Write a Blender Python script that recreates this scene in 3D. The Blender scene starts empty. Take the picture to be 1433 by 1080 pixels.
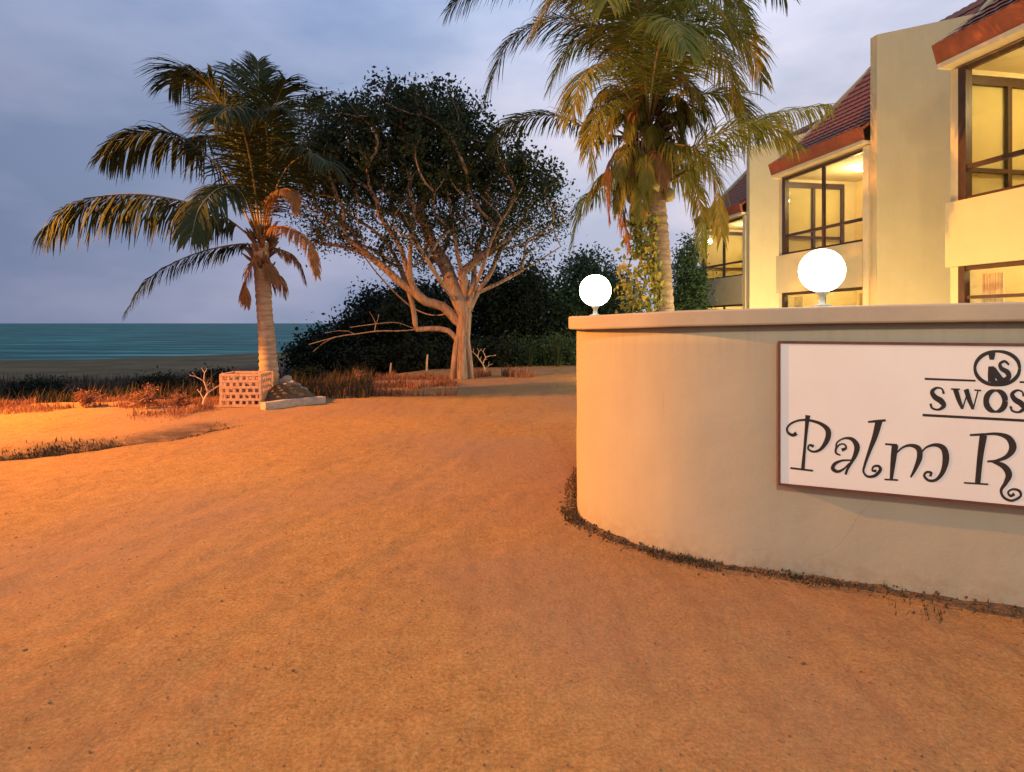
import bpy, math, random
import numpy as np
from mathutils import Vector, noise
R = math.radians
random.seed(7); rng = np.random.default_rng(7)
S = bpy.context.scene
COL = S.collection
F, CX, HY, CH = 900.0, 716.5, 452.0, 1.6      # focal in px of the 1433 px photo, centre, horizon, eye height

def P(x, y, D):                                # a point at depth D seen at pixel x, y
    return Vector(((x-CX)/F*D, D, CH-(y-HY)/F*D))

# ------------------------------------------------------------------ materials
def mat(name):
    m = bpy.data.materials.new(name); m.use_nodes = True
    nt = m.node_tree; b = nt.nodes['Principled BSDF']
    return m, nt, b
def N(nt, t, **kw):
    n = nt.nodes.new(t)
    for k, v in kw.items():
        if k in n.inputs: n.inputs[k].default_value = v
        else: setattr(n, k, v)
    return n
def L(nt, a, b): nt.links.new(a, b)
def ramp(nt, fac, stops):
    r = N(nt, 'ShaderNodeValToRGB'); L(nt, fac, r.inputs[0])
    els = r.color_ramp.elements
    while len(els) < len(stops): els.new(0.5)
    for e, (p, c) in zip(els, stops):
        e.position = p; e.color = (*c, 1) if len(c) == 3 else c
    return r.outputs[0]
def mixc(nt, fac, a, b, blend='MIX'):
    m = N(nt, 'ShaderNodeMix', data_type='RGBA', blend_type=blend)
    for sock, v in ((0, fac), (6, a), (7, b)):
        if hasattr(v, 'links') or isinstance(v, bpy.types.NodeSocket): L(nt, v, m.inputs[sock])
        else: m.inputs[sock].default_value = v if sock == 0 else (*v, 1)
    return m.outputs[2]
def noise_fac(nt, scale, detail=5, rough=.55, vec=None, coord='Object'):
    n = N(nt, 'ShaderNodeTexNoise', Scale=scale, Detail=detail, Roughness=rough)
    if vec is None:
        tc = N(nt, 'ShaderNodeTexCoord'); vec = tc.outputs[coord]
    L(nt, vec, n.inputs['Vector'])
    return n.outputs['Fac']
def bump(nt, b, fac, strength, dist=.01, prev=None):
    n = N(nt, 'ShaderNodeBump', Strength=strength, Distance=dist)
    L(nt, fac, n.inputs['Height'])
    if prev: L(nt, prev, n.inputs['Normal'])
    L(nt, n.outputs[0], b.inputs['Normal']); return n.outputs[0]

def simple(name, c1, c2, scale=4, rough=.7, bs=.3, bscale=40, bdist=.01, stops=(.35, .65)):
    m, nt, b = mat(name)
    f = noise_fac(nt, scale, 6, .6)
    L(nt, ramp(nt, f, [(stops[0], c1), (stops[1], c2)]), b.inputs['Base Color'])
    b.inputs['Roughness'].default_value = rough
    if bs: bump(nt, b, noise_fac(nt, bscale, 4), bs, bdist)
    return m

def plaster(name, c1, c2, grime=(.25, .19, .12), splash=False):
    m, nt, b = mat(name)
    tc = N(nt, 'ShaderNodeTexCoord')
    f = noise_fac(nt, 1.3, 8, .65, tc.outputs['Object'])
    col = ramp(nt, f, [(.3, c1), (.7, c2)])
    # rain streaks: noise stretched down the wall
    mp = N(nt, 'ShaderNodeMapping'); mp.inputs['Scale'].default_value = (5, 5, .35)
    L(nt, tc.outputs['Object'], mp.inputs[0])
    st = ramp(nt, noise_fac(nt, 1.6, 5, .6, mp.outputs[0]), [(.5, (0, 0, 0)), (.8, (.10, .10, .10))])
    rgb = N(nt, 'ShaderNodeRGBToBW'); L(nt, st, rgb.inputs[0])
    col = mixc(nt, rgb.outputs[0], col, grime)
    if splash:                                    # sand splashed up from the drive, drips under the cap, hairline cracks
        sx = N(nt, 'ShaderNodeSeparateXYZ'); L(nt, tc.outputs['Object'], sx.inputs[0])
        def band(a, b2, nsc, lo, hi, k):
            m1 = N(nt, 'ShaderNodeMapRange'); m1.inputs[1].default_value = a; m1.inputs[2].default_value = b2; m1.inputs[3].default_value = 1; m1.inputs[4].default_value = 0; L(nt, sx.outputs[2], m1.inputs[0])
            m2 = N(nt, 'ShaderNodeMapRange'); m2.inputs[1].default_value = lo; m2.inputs[2].default_value = hi; L(nt, nsc, m2.inputs[0])
            mm = N(nt, 'ShaderNodeMath', operation='MULTIPLY'); L(nt, m1.outputs[0], mm.inputs[0]); L(nt, m2.outputs[0], mm.inputs[1])
            m3 = N(nt, 'ShaderNodeMath', operation='MULTIPLY'); L(nt, mm.outputs[0], m3.inputs[0]); m3.inputs[1].default_value = k; return m3.outputs[0]
        col = mixc(nt, band(.02, .22, noise_fac(nt, 14, 6, .7, tc.outputs['Object']), .42, .62, .5), col, (.30, .18, .09))
        mp2 = N(nt, 'ShaderNodeMapping'); mp2.inputs['Scale'].default_value = (16, 16, .6); L(nt, tc.outputs['Object'], mp2.inputs[0])
        col = mixc(nt, band(1.6, 1.15, noise_fac(nt, 1.2, 4, .6, mp2.outputs[0]), .50, .72, .28), col, (.26, .21, .15))
        vc = N(nt, 'ShaderNodeTexVoronoi', feature='DISTANCE_TO_EDGE', Scale=1.1)
        wv = N(nt, 'ShaderNodeTexNoise', Scale=2.5, Detail=6.0); L(nt, tc.outputs['Object'], wv.inputs['Vector'])
        av = N(nt, 'ShaderNodeMixRGB'); av.inputs[0].default_value = .25; L(nt, tc.outputs['Object'], av.inputs[1]); L(nt, wv.outputs['Color'], av.inputs[2]); L(nt, av.outputs[0], vc.inputs['Vector'])
        ck = N(nt, 'ShaderNodeMapRange'); ck.inputs[1].default_value = 0; ck.inputs[2].default_value = .0035; ck.inputs[3].default_value = .45; ck.inputs[4].default_value = 0; L(nt, vc.outputs['Distance'], ck.inputs[0])
        gate = N(nt, 'ShaderNodeMapRange'); gate.inputs[1].default_value = .52; gate.inputs[2].default_value = .58; L(nt, noise_fac(nt, .8, 2, .5, tc.outputs['Object']), gate.inputs[0])
        km = N(nt, 'ShaderNodeMath', operation='MULTIPLY'); L(nt, ck.outputs[0], km.inputs[0]); L(nt, gate.outputs[0], km.inputs[1])
        col = mixc(nt, km.outputs[0], col, (.15, .11, .07))
    L(nt, col, b.inputs['Base Color']); b.inputs['Roughness'].default_value = .85
    p = bump(nt, b, noise_fac(nt, 3.5, 3), .25, .02)
    bump(nt, b, noise_fac(nt, 90, 3), .25, .004, p)
    return m

def foliage(name, c1, c2, c3, transl=.35, rough=.7):
    m, nt, b = mat(name)
    g = N(nt, 'ShaderNodeNewGeometry')
    col = ramp(nt, g.outputs['Random Per Island'], [(0, c1), (.5, c2), (1, c3)])
    col = mixc(nt, .5, col, ramp(nt, noise_fac(nt, .9, 3), [(.3, c1), (.7, c3)]))
    L(nt, col, b.inputs['Base Color']); b.inputs['Roughness'].default_value = rough; b.inputs['Specular IOR Level'].default_value = .2
    t = N(nt, 'ShaderNodeBsdfTranslucent'); L(nt, col, t.inputs[0])
    ms = N(nt, 'ShaderNodeMixShader'); ms.inputs[0].default_value = transl
    L(nt, b.outputs[0], ms.inputs[1]); L(nt, t.outputs[0], ms.inputs[2])
    L(nt, ms.outputs[0], nt.nodes['Material Output'].inputs[0])
    return m

def bark(name, c1, c2, ring=False):
    m, nt, b = mat(name)
    tc = N(nt, 'ShaderNodeTexCoord')
    mp = N(nt, 'ShaderNodeMapping'); mp.inputs['Scale'].default_value = (3, 3, 26) if ring else (14, 14, 2)
    L(nt, tc.outputs['Object'], mp.inputs[0])
    f = noise_fac(nt, 1 if ring else 1.2, 6, .65, mp.outputs[0])
    L(nt, ramp(nt, f, [(.32, c1), (.66, c2)]), b.inputs['Base Color'])
    b.inputs['Roughness'].default_value = .9
    bump(nt, b, f, .8, .03); return m

M = {}
M['wall'] = plaster('boundary_plaster', (.44, .39, .27), (.39, .345, .235), (.22, .17, .11), True)
M['coping'] = plaster('coping_plaster', (.47, .40, .28), (.36, .31, .22))
M['cream'] = plaster('cream_plaster', (.64, .54, .32), (.57, .48, .28), (.42, .30, .15))
M['trim'] = simple('pale_trim', (.78, .66, .42), (.70, .58, .36), 3, .7, .15)
M['brownframe'] = simple('brown_frame', (.045, .022, .015), (.07, .035, .022), 6, .45, .1)
M['room'] = simple('room_paint', (.80, .62, .30), (.74, .56, .26), 2, .8, .1)
M['door'] = simple('door_wood', (.40, .24, .09), (.52, .32, .13), 7, .5, .2)
M['curtain'] = simple('curtain_cloth', (.75, .62, .38), (.66, .52, .30), 9, .9, .3, 25)
M['fascia'] = simple('fascia_paint', (.36, .10, .045), (.27, .075, .035), 5, .6, .2)
M['tile'] = simple('roof_tile', (.36, .11, .045), (.22, .065, .03), 9, .75, .5, 30, .01)
M['board'] = simple('sign_board_face', (.80, .78, .71), (.76, .73, .66), 2, .45, .05)
M['signframe'] = simple('sign_edge', (.10, .03, .018), (.14, .05, .03), 9, .5, .2)
M['ink'] = simple('sign_letter', (.018, .014, .012), (.03, .022, .018), 9, .4, 0)
M['concrete'] = simple('kerb_concrete', (.42, .36, .30), (.30, .25, .20), 8, .9, .6, 30)
M['stone'] = simple('stone', (.36, .29, .24), (.20, .15, .12), 6, .9, .8, 25, .02)
M['brick'] = simple('pierced_block', (.55, .36, .24), (.42, .24, .15), 12, .9, .5, 40)
M['soil'] = simple('dark_soil', (.075, .045, .022), (.15, .09, .045), 10, 1, 1, 30, .03)
M['metal'] = simple('painted_metal', (.22, .24, .22), (.16, .18, .16), 12, .5, .1)
M['pole'] = simple('galvanised_pole', (.25, .25, .25), (.32, .32, .31), 12, .5, .1)
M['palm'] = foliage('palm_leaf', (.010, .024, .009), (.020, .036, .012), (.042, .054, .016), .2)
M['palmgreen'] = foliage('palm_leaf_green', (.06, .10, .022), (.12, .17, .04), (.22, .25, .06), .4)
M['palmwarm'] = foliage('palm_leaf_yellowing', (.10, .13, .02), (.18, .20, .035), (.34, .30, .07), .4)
M['palmdry'] = foliage('palm_leaf_dry', (.26, .14, .06), (.34, .20, .09), (.20, .10, .05), .3, .8)
M['rachis'] = simple('palm_rib', (.20, .16, .06), (.13, .10, .04), 6, .6, .2)
M['fibre'] = simple('palm_fibre', (.09, .05, .035), (.20, .11, .06), 14, 1, 1, 40, .03)
M['coconut'] = simple('coconut_husk', (.24, .25, .10), (.36, .30, .14), 8, .6, .2)
M['ptrunk'] = bark('palm_trunk', (.20, .14, .09), (.42, .32, .22), True)
M['bark'] = bark('pale_bark', (.13, .085, .065), (.36, .25, .20))
M['darkbark'] = bark('dark_bark', (.06, .045, .035), (.13, .10, .08))
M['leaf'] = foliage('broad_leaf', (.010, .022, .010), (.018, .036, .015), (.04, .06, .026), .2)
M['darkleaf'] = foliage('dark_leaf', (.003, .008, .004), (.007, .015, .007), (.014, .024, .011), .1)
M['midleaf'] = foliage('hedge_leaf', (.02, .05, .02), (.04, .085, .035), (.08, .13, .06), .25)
M['vine'] = foliage('vine_leaf', (.14, .20, .03), (.28, .32, .05), (.48, .46, .14), .35)
M['weed'] = foliage('dry_weed', (.12, .045, .03), (.25, .10, .06), (.42, .22, .13), .3, .9)
M['scrub'] = foliage('dark_scrub', (.025, .022, .012), (.05, .04, .02), (.09, .06, .035), .2, .9)
M['twig'] = simple('bleached_twig', (.42, .30, .24), (.58, .44, .36), 12, .9, .3)
M['litter'] = simple('dry_litter', (.10, .06, .035), (.24, .14, .08), 15, 1, .3)

# glass
m, nt, b = mat('window_glass')
tr = N(nt, 'ShaderNodeBsdfTransparent'); tr.inputs[0].default_value = (.93, .95, .93, 1)
gl = N(nt, 'ShaderNodeBsdfGlossy', Roughness=.03); lw = N(nt, 'ShaderNodeLayerWeight', Blend=.5)
pw = N(nt, 'ShaderNodeMath', operation='POWER'); L(nt, lw.outputs['Facing'], pw.inputs[0]); pw.inputs[1].default_value = 4
md = N(nt, 'ShaderNodeMath', operation='MULTIPLY_ADD'); L(nt, pw.outputs[0], md.inputs[0]); md.inputs[1].default_value = .45; md.inputs[2].default_value = .03
ms = N(nt, 'ShaderNodeMixShader'); L(nt, md.outputs[0], ms.inputs[0])
L(nt, tr.outputs[0], ms.inputs[1]); L(nt, gl.outputs[0], ms.inputs[2])
L(nt, ms.outputs[0], nt.nodes['Material Output'].inputs[0]); M['glass'] = m
def emit(name, c, s):
    m, nt, b = mat(name)
    b.inputs['Base Color'].default_value = (.9, .9, .88, 1)
    b.inputs['Emission Color'].default_value = (*c, 1); b.inputs['Emission Strength'].default_value = s
    return m
M['globe'] = emit('lit_globe', (1, .96, .80), 12)
M['roomlamp'] = emit('room_lamp', (1, .78, .38), 6)
M['sodium'] = emit('sodium_lens', (1, .42, .08), 20)

# sea
m, nt, b = mat('sea_water')
tc = N(nt, 'ShaderNodeTexCoord'); mp = N(nt, 'ShaderNodeMapping'); mp.inputs['Scale'].default_value = (.05, .30, 1)
L(nt, tc.outputs['Object'], mp.inputs[0])
f = noise_fac(nt, 1.0, 8, .62, mp.outputs[0])
L(nt, ramp(nt, f, [(.38, (.002, .035, .033)), (.50, (.006, .10, .088)), (.58, (.014, .19, .155)), (.68, (.20, .40, .35))]), b.inputs['Base Color'])
b.inputs['Roughness'].default_value = .45; b.inputs['Specular IOR Level'].default_value = .05
bump(nt, b, f, .8, .6); M['sea'] = m

# ground
m, nt, b = mat('sandy_ground')
tc = N(nt, 'ShaderNodeTexCoord'); V = tc.outputs['Object']
c = ramp(nt, noise_fac(nt, .55, 8, .62, V), [(.28, (.22, .104, .028)), (.50, (.37, .196, .055)), (.72, (.46, .285, .09))])
c = mixc(nt, .55, c, ramp(nt, noise_fac(nt, 7, 8, .7, V), [(.34, (.20, .098, .028)), (.62, (.46, .275, .092))]))
c = mixc(nt, .40, c, ramp(nt, noise_fac(nt, 55, 5, .7, V), [(.36, (.13, .06, .02)), (.50, (.35, .185, .06)), (.66, (.56, .35, .15))]))
c = mixc(nt, ramp(nt, noise_fac(nt, .22, 3, .5, V), [(.44, (0, 0, 0)), (.60, (.75, .75, .75))]), c, (.27, .165, .105))
# wind and wheel streaks along the drive
mp = N(nt, 'ShaderNodeMapping'); mp.inputs['Rotation'].default_value = (0, 0, R(28)); mp.inputs['Scale'].default_value = (3.2, .45, 1)
L(nt, V, mp.inputs[0])
sf = N(nt, 'ShaderNodeRGBToBW'); L(nt, ramp(nt, noise_fac(nt, 1.5, 6, .6, mp.outputs[0]), [(.52, (0, 0, 0)), (.72, (.42, .42, .42))]), sf.inputs[0])
c = mixc(nt, sf.outputs[0], c, (.20, .105, .05))
at = N(nt, 'ShaderNodeAttribute', attribute_name='zone')       # r: dark scrubby soil, g: beach, b: shadow streak painted on the sand
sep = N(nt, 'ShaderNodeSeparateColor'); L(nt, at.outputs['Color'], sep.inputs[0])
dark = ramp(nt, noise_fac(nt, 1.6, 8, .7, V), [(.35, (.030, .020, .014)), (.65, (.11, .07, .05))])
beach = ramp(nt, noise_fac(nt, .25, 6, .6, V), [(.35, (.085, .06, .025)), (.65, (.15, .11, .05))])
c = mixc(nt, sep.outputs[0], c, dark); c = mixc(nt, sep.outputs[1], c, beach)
c = mixc(nt, sep.outputs[2], c, (.10, .06, .04))  # shadow streak put into the ground colour
L(nt, c, b.inputs['Base Color']); b.inputs['Roughness'].default_value = .95
b.inputs['Specular IOR Level'].default_value = .2
p = bump(nt, b, noise_fac(nt, 12, 8, .7, V), .8, .05)
p = bump(nt, b, noise_fac(nt, 60, 5, .7, V), .6, .010, p)
vo = N(nt, 'ShaderNodeTexVoronoi', Scale=26); L(nt, V, vo.inputs['Vector'])
bump(nt, b, ramp(nt, vo.outputs['Distance'], [(0, (1, 1, 1)), (.22, (0, 0, 0))]), .35, .012, p)
M['ground'] = m

# ------------------------------------------------------------------ mesh helpers
OFF = {}
class MB:
    def __init__(s): s.v = []; s.f = []
    def add(s, vs, fs):
        n = len(s.v); s.v.extend([tuple(v) for v in vs]); s.f.extend([tuple(n+i for i in f) for f in fs])
    def box(s, x0, x1, y0, y1, z0, z1):
        s.add([(x0,y0,z0),(x1,y0,z0),(x1,y1,z0),(x0,y1,z0),(x0,y0,z1),(x1,y0,z1),(x1,y1,z1),(x0,y1,z1)],
              [(0,3,2,1),(4,5,6,7),(0,1,5,4),(1,2,6,5),(2,3,7,6),(3,0,4,7)])
    def prism_y(s, poly, y0, y1):                # poly of (x, z), extruded along y
        n = len(poly)
        s.add([(x,y0,z) for x,z in poly]+[(x,y1,z) for x,z in poly],
              [tuple(range(n)), tuple(range(2*n-1,n-1,-1))]+[(i,n+i,n+(i+1)%n,(i+1)%n) for i in range(n)])
    def tube(s, pts, rad, seg=8, cap=True):
        pts = [Vector(p) for p in pts]; n = len(pts)
        if not hasattr(rad, '__len__'): rad = [rad]*n
        t = (pts[1]-pts[0]).normalized(); a = t.orthogonal().normalized()
        base = len(s.v)
        for i, p in enumerate(pts):
            t = (pts[min(i+1,n-1)]-pts[max(i-1,0)])
            if t.length < 1e-9: t = Vector((0,0,1))
            t.normalize(); a = (a-t*a.dot(t))
            a = a.normalized() if a.length > 1e-6 else t.orthogonal().normalized()
            b = t.cross(a)
            for k in range(seg):
                th = 2*math.pi*k/seg
                s.v.append(tuple(p+(a*math.cos(th)+b*math.sin(th))*rad[i]))
        for i in range(n-1):
            for k in range(seg):
                k2 = (k+1)%seg
                s.f.append((base+i*seg+k, base+i*seg+k2, base+(i+1)*seg+k2, base+(i+1)*seg+k))
        if cap:
            s.f.append(tuple(base+k for k in range(seg))[::-1]); s.f.append(tuple(base+(n-1)*seg+k for k in range(seg)))
    def ball(s, c, r, n=12, m=8, jitter=0, sq=(1,1,1)):
        c = Vector(c); vs = []; fs = []
        for j in range(m+1):
            ph = math.pi*j/m
            for i in range(n):
                th = 2*math.pi*i/n
                d = Vector((math.sin(ph)*math.cos(th), math.sin(ph)*math.sin(th), math.cos(ph)))
                rr = r*(1+jitter*(noise.noise(d*1.7+c*3)))
                vs.append(c+Vector((d.x*sq[0], d.y*sq[1], d.z*sq[2]))*rr)
        for j in range(m):
            for i in range(n):
                fs.append((j*n+i, (j+1)*n+i, (j+1)*n+(i+1)%n, j*n+(i+1)%n))
        s.add(vs, fs)
    def lathe(s, c, prof, seg=24):
        vs = []; n = len(prof)
        for r, z in prof:
            for k in range(seg):
                th = 2*math.pi*k/seg; vs.append((c[0]+r*math.cos(th), c[1]+r*math.sin(th), c[2]+z))
        s.add(vs, [(j*seg+k, j*seg+(k+1)%seg, (j+1)*seg+(k+1)%seg, (j+1)*seg+k) for j in range(n-1) for k in range(seg)])
    def build(s, name, material, parent=None, smooth=False):
        me = bpy.data.meshes.new(name); o = bpy.data.objects.new(name, me); COL.objects.link(o)
        off = Vector((0,0,0))
        if parent is not None:
            o.parent = parent; off = OFF.get(parent.name, off)
        OFF[o.name] = off
        me.from_pydata([(v[0]-off.x, v[1]-off.y, v[2]-off.z) for v in s.v], [], s.f)
        me.materials.append(M[material])
        if smooth: me.polygons.foreach_set('use_smooth', [True]*len(me.polygons))
        me.update(); return o

def thing(name, label, cat, loc=(0,0,0), group=None, rot=0, local=False):
    o = bpy.data.objects.new(name, None); COL.objects.link(o); o.location = loc; o.rotation_euler[2] = rot
    o.empty_display_size = .2
    OFF[o.name] = Vector((0,0,0)) if local else Vector(loc)
    return tag(o, label, cat, group)
def tag(o, label=None, cat=None, group=None, kind=None):
    for k, v in (('label', label), ('category', cat), ('group', group), ('kind', kind)):
        if v: o[k] = v
    return o
def origin(o, loc):                               # move a one-mesh thing's origin to its foot
    loc = Vector(loc); me = o.data
    for v in me.vertices: v.co -= loc
    o.location = loc; return o

def spline(pts, n):
    pts = [np.array(p, float) for p in pts]
    if len(pts) == 2: return [pts[0]+(pts[1]-pts[0])*i/(n-1) for i in range(n)]
    q = [2*pts[0]-pts[1]]+pts+[2*pts[-1]-pts[-2]]; out = []
    for i in range(n):
        u = i/(n-1)*(len(pts)-1); k = min(int(u), len(pts)-2); t = u-k
        a, b, c, d = q[k], q[k+1], q[k+2], q[k+3]
        out.append(.5*((2*b)+(c-a)*t+(2*a-5*b+4*c-d)*t*t+(3*b-a-3*c+d)*t**3))
    return out

# ------------------------------------------------------------------ terrain
EDGE = [(-60, 9), (-12, 12.4), (-5.2, 14.3), (-3.6, 21), (0, 30), (12, 44), (90, 70)]
def seg_dist(px, py, a, b):
    ax, ay = a; bx, by = b; dx, dy = bx-ax, by-ay
    t = np.clip(((px-ax)*dx+(py-ay)*dy)/(dx*dx+dy*dy), 0, 1)
    d = np.hypot(px-ax-t*dx, py-ay-t*dy); side = dx*(py-ay)-dy*(px-ax)
    return d, side
def sdist(px, py):
    best = None
    for a, b in zip(EDGE[:-1], EDGE[1:]):
        d, sd = seg_dist(px, py, a, b)
        if best is None: best, bs = d, sd
        else:
            mk = d < best-1e-9; best = np.where(mk, d, best); bs = np.where(mk, sd, bs)
    return np.where(bs > 0, best, -best)
RUTS = [  # polylines on the ground with (width, depth)
    ([P(-120,1000,1440/548), P(180,835,1440/383), P(420,735,1440/283), P(570,680,1440/228), P(720,590,1440/138)], .065, .008),
    ([P(-60,860,1440/408), P(150,760,1440/308), P(400,672,1440/220), P(600,610,1440/158), P(740,560,1440/108)], .065, .007),
    ([P(100,1080,1440/628), P(330,900,1440/448), P(560,770,1440/318), P(700,690,1440/238)], .07, .006)]
SHADE_DIP = [(-9.5, 6.9), (-6.3, 7.75), (-4.95, 8.9), (-4.7, 10.0)]  # hollow added to shape the shadow streak at the left
def ground_np(x, y, fine=True):
    s = sdist(x, y)
    z = np.interp(s, [-100, -.4, 0, 1.0, 3, 13, 28, 46, 80, 300], [0, 0, -.03, -.22, -.55, -1.15, -1.38, -1.62, -3.2, -9])
    if fine:
        for pl, w, dp in RUTS:
            d = None
            for a, b in zip(pl[:-1], pl[1:]):
                dd, _ = seg_dist(x, y, (a.x, a.y), (b.x, b.y)); d = dd if d is None else np.minimum(d, dd)
            z = z-dp*np.exp(-(d/w)**2)+.6*dp*np.exp(-((d-2.2*w)/w)**2)
        d = None
        for a, b in zip(SHADE_DIP[:-1], SHADE_DIP[1:]):
            dd, sd = seg_dist(x, y, a, b); d = dd if d is None else np.minimum(d, dd)
        z = z-.10*np.exp(-(d/.30)**2)
        z = z+.07*np.exp(-(((x+7.4)/2.2)**2+((y-8.55)/.30)**2))  # low ridge shaped to throw shade into the hollow
    return z
def gz(x, y): return float(ground_np(np.array([x*1.0]), np.array([y*1.0]))[0])

def axis(lo, hi, c0, c1, fine, grow):
    a = list(np.arange(c0, c1+1e-6, fine)); st = fine; v = c0; left = []
    while v > lo: st *= grow; v -= st; left.append(v)
    st = fine; v = c1; right = []
    while v < hi: st *= grow; v += st; right.append(v)
    return np.array(left[::-1]+a+right)
def yaxis():
    v = -40; out = []
    while v < 2000:
        out.append(v); v += (.03+.010*max(v, 0)) if v > 2 else max(.05, (2-v)*.25)
    return np.array(out)
ys = yaxis(); xs = axis(-2500, 2500, -9, 5, .055, 1.06)
X, Y = np.meshgrid(xs, ys)
Z = ground_np(X, Y)
zz = np.zeros_like(Z)
for j in range(Z.shape[0]):
    if ys[j] > 60: continue
    for i in range(Z.shape[1]):
        if abs(xs[i]) > 30: continue
        v = Vector((xs[i], ys[j], 0))
        zz[j, i] = .020*noise.noise(v*.7)+.014*noise.noise(v*2.6)+.007*noise.noise(v*8)+.0035*noise.noise(v*19)
        # a soft heap of soil against the foot of the boundary wall is built separately
Z = Z+zz*np.clip(1+np.abs(np.minimum(0, Z))*3, 1, 4)
ny, nx = X.shape
me = bpy.data.meshes.new('ground')
idx = np.arange(nx*ny).reshape(ny, nx)
fc = np.stack([idx[:-1,:-1], idx[:-1,1:], idx[1:,1:], idx[1:,:-1]], -1).reshape(-1, 4)
me.vertices.add(nx*ny); me.vertices.foreach_set('co', np.stack([X, Y, Z], -1).astype('f').ravel())
me.loops.add(fc.size); me.loops.foreach_set('vertex_index', fc.ravel().astype('i'))
me.polygons.add(len(fc)); me.polygons.foreach_set('loop_start', (np.arange(len(fc))*4).astype('i'))
me.polygons.foreach_set('use_smooth', np.ones(len(fc), bool)); me.update(calc_edges=True); me.validate()
SD = sdist(X, Y)
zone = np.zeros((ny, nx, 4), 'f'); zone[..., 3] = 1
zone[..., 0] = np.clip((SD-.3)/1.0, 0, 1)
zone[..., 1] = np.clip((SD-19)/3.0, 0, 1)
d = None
for a, b_ in zip(SHADE_DIP[:-1], SHADE_DIP[1:]):
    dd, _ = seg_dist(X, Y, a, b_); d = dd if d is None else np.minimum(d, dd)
zone[..., 2] = np.clip(1.5*np.exp(-(d/.36)**2)*(.72+.35*np.sin(X*7+np.sin(Y*9)*2)+.3*np.sin(X*19+Y*23+np.sin(X*5)*3)), 0, .9)  # ragged mask of the painted shadow streak
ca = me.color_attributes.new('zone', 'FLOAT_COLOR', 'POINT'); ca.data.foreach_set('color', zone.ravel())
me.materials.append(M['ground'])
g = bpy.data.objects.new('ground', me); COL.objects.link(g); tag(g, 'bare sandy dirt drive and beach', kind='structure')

mb = MB(); mb.add([(-6000, 30, -1.66), (6000, 30, -1.66), (6000, 9000, -1.66), (-6000, 9000, -1.66)], [(0,1,2,3)])
tag(mb.build('sea', 'sea'), 'teal sea under a dusk sky', kind='structure')

# ------------------------------------------------------------------ boundary wall
front = [(2.6, 9.4), (1.75, 8.6), (1.12, 7.7), (.80, 6.9), (.66, 6.2), (.575, 5.7), (.55, 5.3), (.62, 5.02), (.80, 4.70), (1.10, 4.38), (1.5, 4.15), (2.02, 3.935), (2.83, 3.575), (4.2, 2.97), (6.0, 2.17)]
fp = [Vector((p[0], p[1], 0)) for p in spline([(x, y, 0) for x, y in front], 150)]
def offs(path, d):
    out = []
    for i, p in enumerate(path):
        t = (path[min(i+1, len(path)-1)]-path[max(i-1, 0)]).normalized()
        out.append(p+Vector((-t.y, t.x, 0))*d)      # to the left of travel = inside the compound
    return out
if offs(fp, .1)[75].y < fp[75].y: SG = -1
else: SG = 1
def topz(p):                                       # the coping climbs slightly towards the right
    return float(np.interp(p.x, [.55, 1.1, 2.0, 2.85, 6], [1.548, 1.575, 1.597, 1.61, 1.64]))
def ribbon_solid(o_path, i_path, z0f, z1f, nz=1):
    mbb = MB(); n = len(o_path); rows = []
    for k in range(n):
        ring = []
        for j in range(nz+1):
            z = z0f(o_path[k])+(z1f(o_path[k])-z0f(o_path[k]))*j/nz; ring.append((o_path[k].x, o_path[k].y, z))
        for j in range(nz, -1, -1):
            z = z0f(o_path[k])+(z1f(o_path[k])-z0f(o_path[k]))*j/nz; ring.append((i_path[k].x, i_path[k].y, z))
        rows.append(ring)
    m_ = len(rows[0]); vs = [v for r in rows for v in r]; fs = []
    for k in range(n-1):
        for j in range(m_): fs.append((k*m_+j, (k+1)*m_+j, (k+1)*m_+(j+1)%m_, k*m_+(j+1)%m_))
    fs.append(tuple(range(m_))[::-1]); fs.append(tuple((n-1)*m_+j for j in range(m_)))
    mbb.add(vs, fs); return mbb
wroot = thing('boundary_wall', 'low curved tan plaster boundary wall with overhanging flat coping', 'wall', (1.5, 4.2, 0))
w = ribbon_solid(fp, offs(fp, .2*SG), lambda p: -.15, topz, 14)
# uneven hand-trowelled plaster, rougher near the foot
for i, v in enumerate(w.v):
    k = .004+.010*max(0, 1-max(v[2], 0)/.25)
    q = Vector(v)
    w.v[i] = (v[0]+k*noise.noise(q*3.1), v[1]+k*noise.noise(q*3.1+Vector((9, 0, 0))), v[2])
w.build('wall_face', 'wall', wroot, True)
cp = ribbon_solid(offs(fp, -.07*SG), offs(fp, .27*SG), lambda p: topz(p)+.001, lambda p: topz(p)+.108)
cpo = cp.build('coping', 'coping', wroot)
bv = cpo.modifiers.new('bevel', 'BEVEL'); bv.width = .012; bv.segments = 2; bv.limit_method = 'ANGLE'; bv.angle_limit = R(50)

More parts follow.
